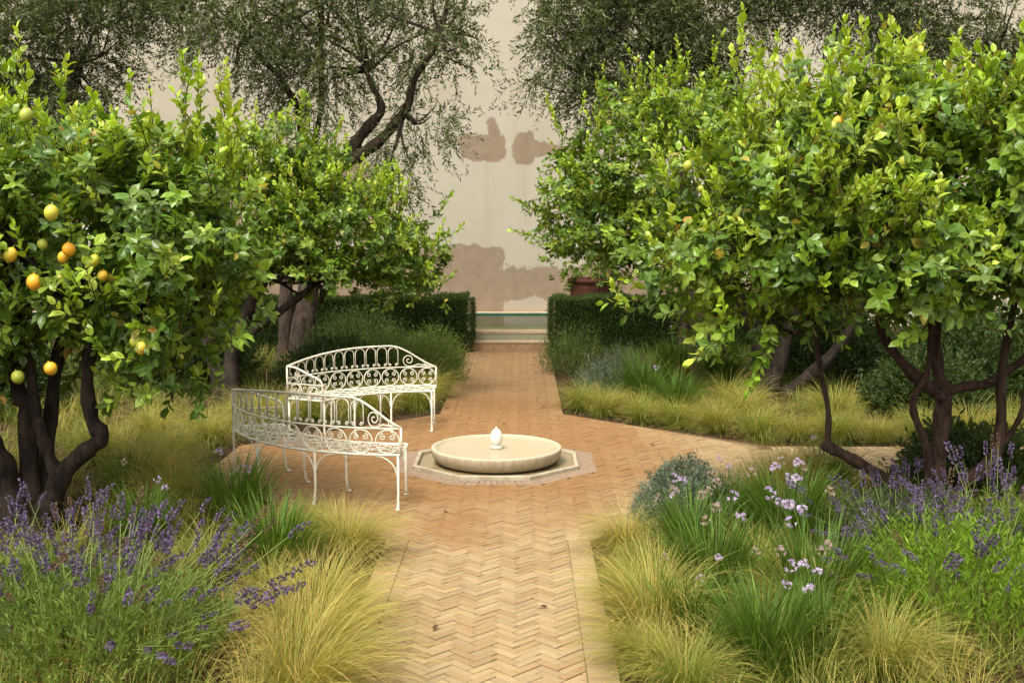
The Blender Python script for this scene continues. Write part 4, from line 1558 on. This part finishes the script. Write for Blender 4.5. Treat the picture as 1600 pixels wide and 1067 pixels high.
# ---- near left bed
lavender(-1.85, 5.35, .60, .40, .68, 165, 'large purple lavender bush in the lower left corner', 301, lean=(.06, 0))
lavender(-2.6, 5.75, .48, .38, .70, 60, 'purple lavender at the left picture edge, left of the large lavender bush', 302)
lavender(-2.25, 6.1, .38, .32, .66, 45, 'purple lavender just behind the large lavender bush, below the lemon trunk', 303)
grass('gold', -.82, 5.4, 1.0, 'straw-coloured grass tussock at the bottom left path edge, nearest the camera', .1)
grass('gold', -.78, 4.9, 1.0, 'straw tussock cut off by the bottom picture edge, left of the path', .2)
grass('gold', -.85, 6.0, .9, 'golden grass tussock right of the large lavender bush, second along the left path edge', -.3)
grass('mix', -1.2, 6.25, .65, 'yellow-green grass tussock between the large lavender and the strap-leaved clump')
grass('gold', -.9, 7.15, .9, 'golden arching tussock on the left path edge below the near bench', .2)
grass('mix', -1.1, 7.6, .65, 'small yellowish tussock beside the near bench leg, next to the green clump')
grass('green', -1.75, 6.9, .75, 'soft green grass tussock behind the lavender flowers, left of the strap-leaved clump')
grass('gold', -1.5, 7.75, .55, 'golden tussock between the two green strap-leaved clumps at left')
garlic(-1.33, 6.85, 1.05, 'dark green strap-leaved clump without flowers, nearer of the two at left', 0)
garlic(-1.85, 8.0, 1.1, 'green strap-leaved clump with two lilac flower heads, below the near bench', 2, 1, .38)
garlic(-2.35, 7.45, .9, 'green strap-leaved clump with lilac flowers rising behind the lavender spikes', 2, 1)
garlic(-2.9, 8.75, .85, 'small green strap-leaved clump right of the left lemon trunk', 0)
grass('gold', -2.75, 8.95, .95, 'large golden tussock sweeping towards the left tip of the brick plaza', 0.4)
grass('mix', -2.95, 9.5, .9, 'tawny tussock at the left corner of the brick plaza, behind the sweeping one')
grass('mix', -2.45, 8.45, 1.0, 'yellow-green tussock between lemon trunk and strap-leaved clump with two flowers')
grass('green', -3.0, 10.3, .85, 'green tussock left of the near bench arm, beside the plaza edge')
grass('mix', -2.9, 11.0, .85, 'tawny tussock behind the near bench arm at the plaza edge')
grass('mix', -2.55, 11.75, 1.1, 'tussock between the two benches at the plaza edge')
grass('green', -3.7, 10.2, 1.0, 'green tussock in the middle of the left bed, behind the lemon trunk')
grass('mix', -3.5, 11.2, .9, 'tawny tussock below the hanging lemon leaves in the left bed')

# ---- far left bed
grass('green', -2.1, 12.45, 1.05, 'green grass tussock behind the far bench, left half')
grass('green', -1.55, 12.85, 1.05, 'green grass tussock behind the far bench legs, middle')
grass('green', -1.05, 13.2, 1.0, 'bright green tussock at the far path edge, right of the far bench')
grass('mix', -.92, 13.9, .95, 'soft tussock on the left edge of the far path, beyond the bench')
DKG = [(.04, .07, .015), (.055, .09, .02), (.032, .058, .017)]
LTG = [(.085, .13, .022), (.115, .165, .027), (.065, .105, .022)]
GREY = [(.14, .185, .135), (.19, .235, .18), (.105, .14, .10)]
mound(-1.12, 15.4, .55, .55, 'light green bushy shrub by the far path, left of the pool step', 401, LTG, shoots=.16)
mound(-1.15, 17.0, .50, .55, 'feathery green shrub against the left hedge end', 402, LTG, shoots=.2)
mound(-2.35, 17.3, .75, .75, 'upright grey-green rosemary before the left hedge', 403, DKG + LTG[:1], name='rosemary', shoots=.28, up=1.3)
mound(-1.75, 16.2, .55, .60, 'mid green shrub between rosemary and the far path at left', 404, LTG + DKG, shoots=.2)
mound(-2.2, 14.6, .7, .55, 'dark green shrub behind the back of the far bench', 405, DKG, shoots=.2, leaf=(.045, .075), wid=1.7)
mound(-4.6, 15.5, 1.0, .9, 'dark green shrub beneath the left lemon trees, at the back', 406, DKG, shoots=.25, leaf=(.045, .075), wid=1.7)
mound(-6.3, 13.0, 1.0, .95, 'dark bushy shrub at the left picture edge behind the lemon tree', 407, DKG, shoots=.25, leaf=(.045, .075), wid=1.7)

# ---- near right bed
grass('gold', .93, 5.8, 1.0, 'large golden tussock leaning over the right path edge in the foreground', 3.0)
grass('gold', .92, 7.35, .75, 'small straw tussock at the right path corner below the fountain')
grass('green', 1.0, 6.8, .7, 'green tussock between the small straw tussock and the large golden one')
grass('mix', .86, 5.35, .7, 'small yellow-green tuft on the right path border, below the large golden tussock', 3.2)
grass('green', .86, 6.35, .7, 'green tuft lying over the right path border, just beyond the large golden tussock', 2.9)
grass('green', 1.0, 5.05, .85, 'green tussock at the bottom edge of the picture, right of the path')
grass('mix', 2.02, 5.3, .85, 'arching straw and green tussock at the bottom right, before the bright green lavender')
grass('gold', 2.05, 8.35, .85, 'golden tussock right of the grey santolina mound')
grass('gold', 2.35, 8.85, 1.05, 'golden tussock by the side path, below the low lemon limb')
grass('mix', 1.7, 6.75, .75, 'soft tussock between the flowering clumps, right foreground')
grass('green', 1.75, 5.95, 1.0, 'green tussock amid the lilac flowers in the right foreground')
grass('gold', 1.1, 6.4, .5, 'short straw tuft between the flowering clumps near the path')
garlic(1.35, 7.15, 1.0, 'strap-leaved clump just before the grey santolina mound, with faded flower heads', 3, 4, .46)
garlic(1.35, 6.35, 1.1, 'strap-leaved clump behind the large golden tussock, with pale flower heads', 2, 5)
garlic(1.42, 5.3, 1.0, 'green strap-leaved clump at the bottom of the picture, right of centre', 3, 1)
garlic(1.12, 5.75, .8, 'small strap-leaved clump tucked behind the golden tussock on the right path edge', 1, 2)
garlic(1.75, 5.55, .85, 'small strap-leaved clump left of the arching tussock at bottom right', 2, 2)
garlic(2.05, 7.4, 1.25, 'dark strap-leaved clump with lilac flowers, left of the right lavender', 5, 3, .42)
garlic(1.9, 6.1, 1.15, 'strap-leaved clump with a group of lilac flowers in front of the bright green lavender', 6, 2, .48)
garlic(2.75, 9.05, .9, 'small strap-leaved clump by the side path under the low lemon limb', 1)
garlic(1.75, 7.95, .85, 'small clump with tall lilac flower stems right behind the santolina mound', 2, 2, .5)
mound(1.45, 8.12, .40, .44, 'grey santolina mound at the right plaza corner near the fountain', 410, GREY, name='santolina', leaf=(.022, .038), dens=4.0, shoots=.07)
lavender(2.66, 7.2, .42, .32, .46, 55, 'grey-green lavender with purple spikes before the right lemon trunk', 310, fol=((.06, .09, .035), (.09, .12, .05)))
lavender(2.62, 5.95, .58, .55, .72, 60, 'tall bright green lavender bush in the right foreground', 311, fol=((.10, .19, .010), (.18, .30, .018)), spread=.5, lean=(.05, 0))
lavender(3.3, 6.8, .55, .45, .76, 70, 'tall purple lavender at the right picture edge below the lemon tree', 312, fol=((.09, .16, .016), (.15, .24, .028)), spread=.4)
lavender(3.0, 7.8, .36, .28, .42, 30, 'small purple lavender at the foot of the right lemon trunk', 313, fol=((.06, .09, .035), (.09, .12, .05)))
mound(3.9, 9.1, .5, .45, 'dark green shrub at the right edge beside the side path, near side', 412, DKG, shoots=.2, leaf=(.045, .075), wid=1.7)

# ---- far right bed
k_ = 0
names = ['first', 'second', 'third', 'fourth', 'fifth', 'sixth', 'seventh', 'eighth', 'ninth', 'tenth', 'eleventh', 'twelfth', 'thirteenth']
edge = [(.95, 13.15, 'green'), (1.2, 12.72, 'mix'), (1.58, 12.35, 'green'), (1.92, 12.05, 'green'), (2.3, 11.75, 'mix'), (2.68, 11.42, 'green'), (3.05, 11.25, 'mix'), (3.45, 11.22, 'green'), (3.85, 11.2, 'mix'), (4.3, 11.2, 'green'), (4.75, 11.2, 'mix'), (5.2, 11.2, 'green')]
for i, (x, y, kd) in enumerate(edge):
    grass(kd, x, y, random.uniform(.62, .98), '%s grass tussock from the far path corner along the right plaza edge' % names[i], grp='tussocks edging the far right bed')
garlic(1.72, 13.6, 1.25, 'dark strap-leaved clump right of the grey shrub in the far right bed', 0)
garlic(2.0, 12.75, 1.05, 'dark strap-leaved clump just behind the edging tussocks, far right bed', 1)
garlic(2.45, 16.0, 1.2, 'strap-leaved clump with one lilac head before the right hedge', 1)
garlic(3.0, 15.4, 1.3, 'dark strap-leaved clump at the foot of the right olive trunk', 0)
mound(.98, 16.2, .46, .55, 'tall green feathery shrub at the far path edge before the right hedge', 420, LTG + DKG, shoots=.26, up=1.2)
mound(1.40, 14.3, .42, .48, 'grey-blue shrub in the far right bed, above the edging tussocks', 421, GREY, shoots=.2, up=.9)
mound(4.6, 15.8, .9, .95, 'dark green shrub behind the right lemon stems', 422, DKG, shoots=.3, leaf=(.045, .075), wid=1.7)
mound(5.9, 14.0, 1.0, 1.0, 'green shrub at the right picture edge beyond the side path', 423, DKG, shoots=.3, leaf=(.045, .075), wid=1.7)
mound(4.9, 12.9, .6, .6, 'leafy green shrub between the right lemon stems, beyond the side path', 424, DKG, shoots=.25, leaf=(.045, .075), wid=1.7)
grass('green', 2.7, 13.2, 1.1, 'soft green tussock under the far right lemon tree')
grass('green', 3.7, 12.4, 1.1, 'green tussock in shade behind the edging tussocks at right')
grass('mix', 2.75, 12.35, 1.0, 'tawny tussock behind the sixth edging tussock, far right bed')

# ---- low grass between the clumps: one mass per bed
TR = [(-3.36, 8.0, .55), (-3.4, 13.8, .7), (3.35, 14, .8), (3.45, 8.5, .35), (-1.95, 6.3, .3), (-2.4, 7.1, .5)]


def onpath(x, y, m=.16):
    if abs(x) < HW + m and Y0 < y < 20: return True
    if abs(x) < RB + m and abs(y - PC[1]) < RB + m and (abs(x) + abs(y - PC[1])) * s2 < diag + m: return True
    if x > 0 and abs(y - PC[1]) < HW + m: return True
    return False


def turf(name, x0, x1, y0, y1, label, seed, straw):
    g = np.random.default_rng(seed)
    parts = []
    y = y0
    while y < y1:
        x = x0
        st = .30 if y < 9 else .40
        while x < x1:
            px, py = x + g.uniform(-.5, .5) * st, y + g.uniform(-.5, .5) * st
            x += st
            if onpath(px, py) or any((px - a) ** 2 + (py - b) ** 2 < r_ * r_ for a, b, r_ in TR):
                continue
            if abs(px) > .50 * py + .9:
                continue
            n = 75 if py < 9 else 60
            s_ = g.uniform(.6, .95)
            far_ = py > 13.5
            w = .0042 if py < 9 else .0058
            if g.random() < straw * (.3 if far_ else 1):
                V, F, C = blades(n, g, .3 * s_, .50 * s_, .5, 1.15, w, .13, STRAW[0], GREENSTIPA[0], 4, (g.uniform(-.15, .15), 0), tipcol=STRAW[2])
            else:
                V, F, C = blades(n, g, .25 * s_, .45 * s_, .5, 1.0, w, .13, (.07, .12, .014), GREENSTIPA[0], 4, (g.uniform(-.15, .15), 0), tipcol=GREENSTIPA[2] if not far_ else (.09, .115, .026))
            parts.append((V + np.array([px, py, -.035]), F, C))
        y += st
    V, F, C = join(parts)
    o = link(name, mesh_np(name, V, F, C), M_GRASS)
    props(o, label, 'grass', None, 'stuff')


turf('low_grass', -9.5, -.6, 4.2, 10.1, 'low green and straw grass filling the near left bed', 501, .32)
turf('low_grass', -9.5, -.6, 10.1, 18.5, 'low grass filling the far left bed', 502, .16)
turf('low_grass', .6, 6.5, 4.2, 9.5, 'low green and straw grass filling the near right bed', 503, .22)
turf('low_grass', .6, 9.5, 10.8, 18.5, 'low grass filling the far right bed', 504, .10)

# ---- a few fallen leaves on the bricks
for i, (x, y, lab) in enumerate([(-.35, 8.3, 'tiny brown leaf on the bricks in front of the near bench'), (.38, 6.2, 'small dry leaf on the near path, right half'), (-.22, 5.9, 'small dry leaf on the near path, left half'), (1.5, 10.9, 'small dry leaf on the plaza right of the fountain'), (-1.2, 10.6, 'small dry leaf on the plaza between the two benches'), (3.9, 10.75, 'yellow fallen leaf on the side path'), (-.62, 13.0, 'small dark curled leaf at the left of the far path'), (.05, 12.05, 'small dark fallen leaf behind the fountain, middle of the plaza'), (.47, 13.2, 'small fallen leaf at the right of the far path')]):
    o = link('fallen_leaf', leaf_variant((.45, .36, .04) if 'yellow' in lab else (.09, .055, .025)))
    o.location = (x, y, .012)
    o.scale = (.09, .09, .12) if 'yellow' in lab else (.06, .055, .2)
    o.rotation_euler = (.1, .15, 1.3 * i)
    props(o, lab, 'leaf')
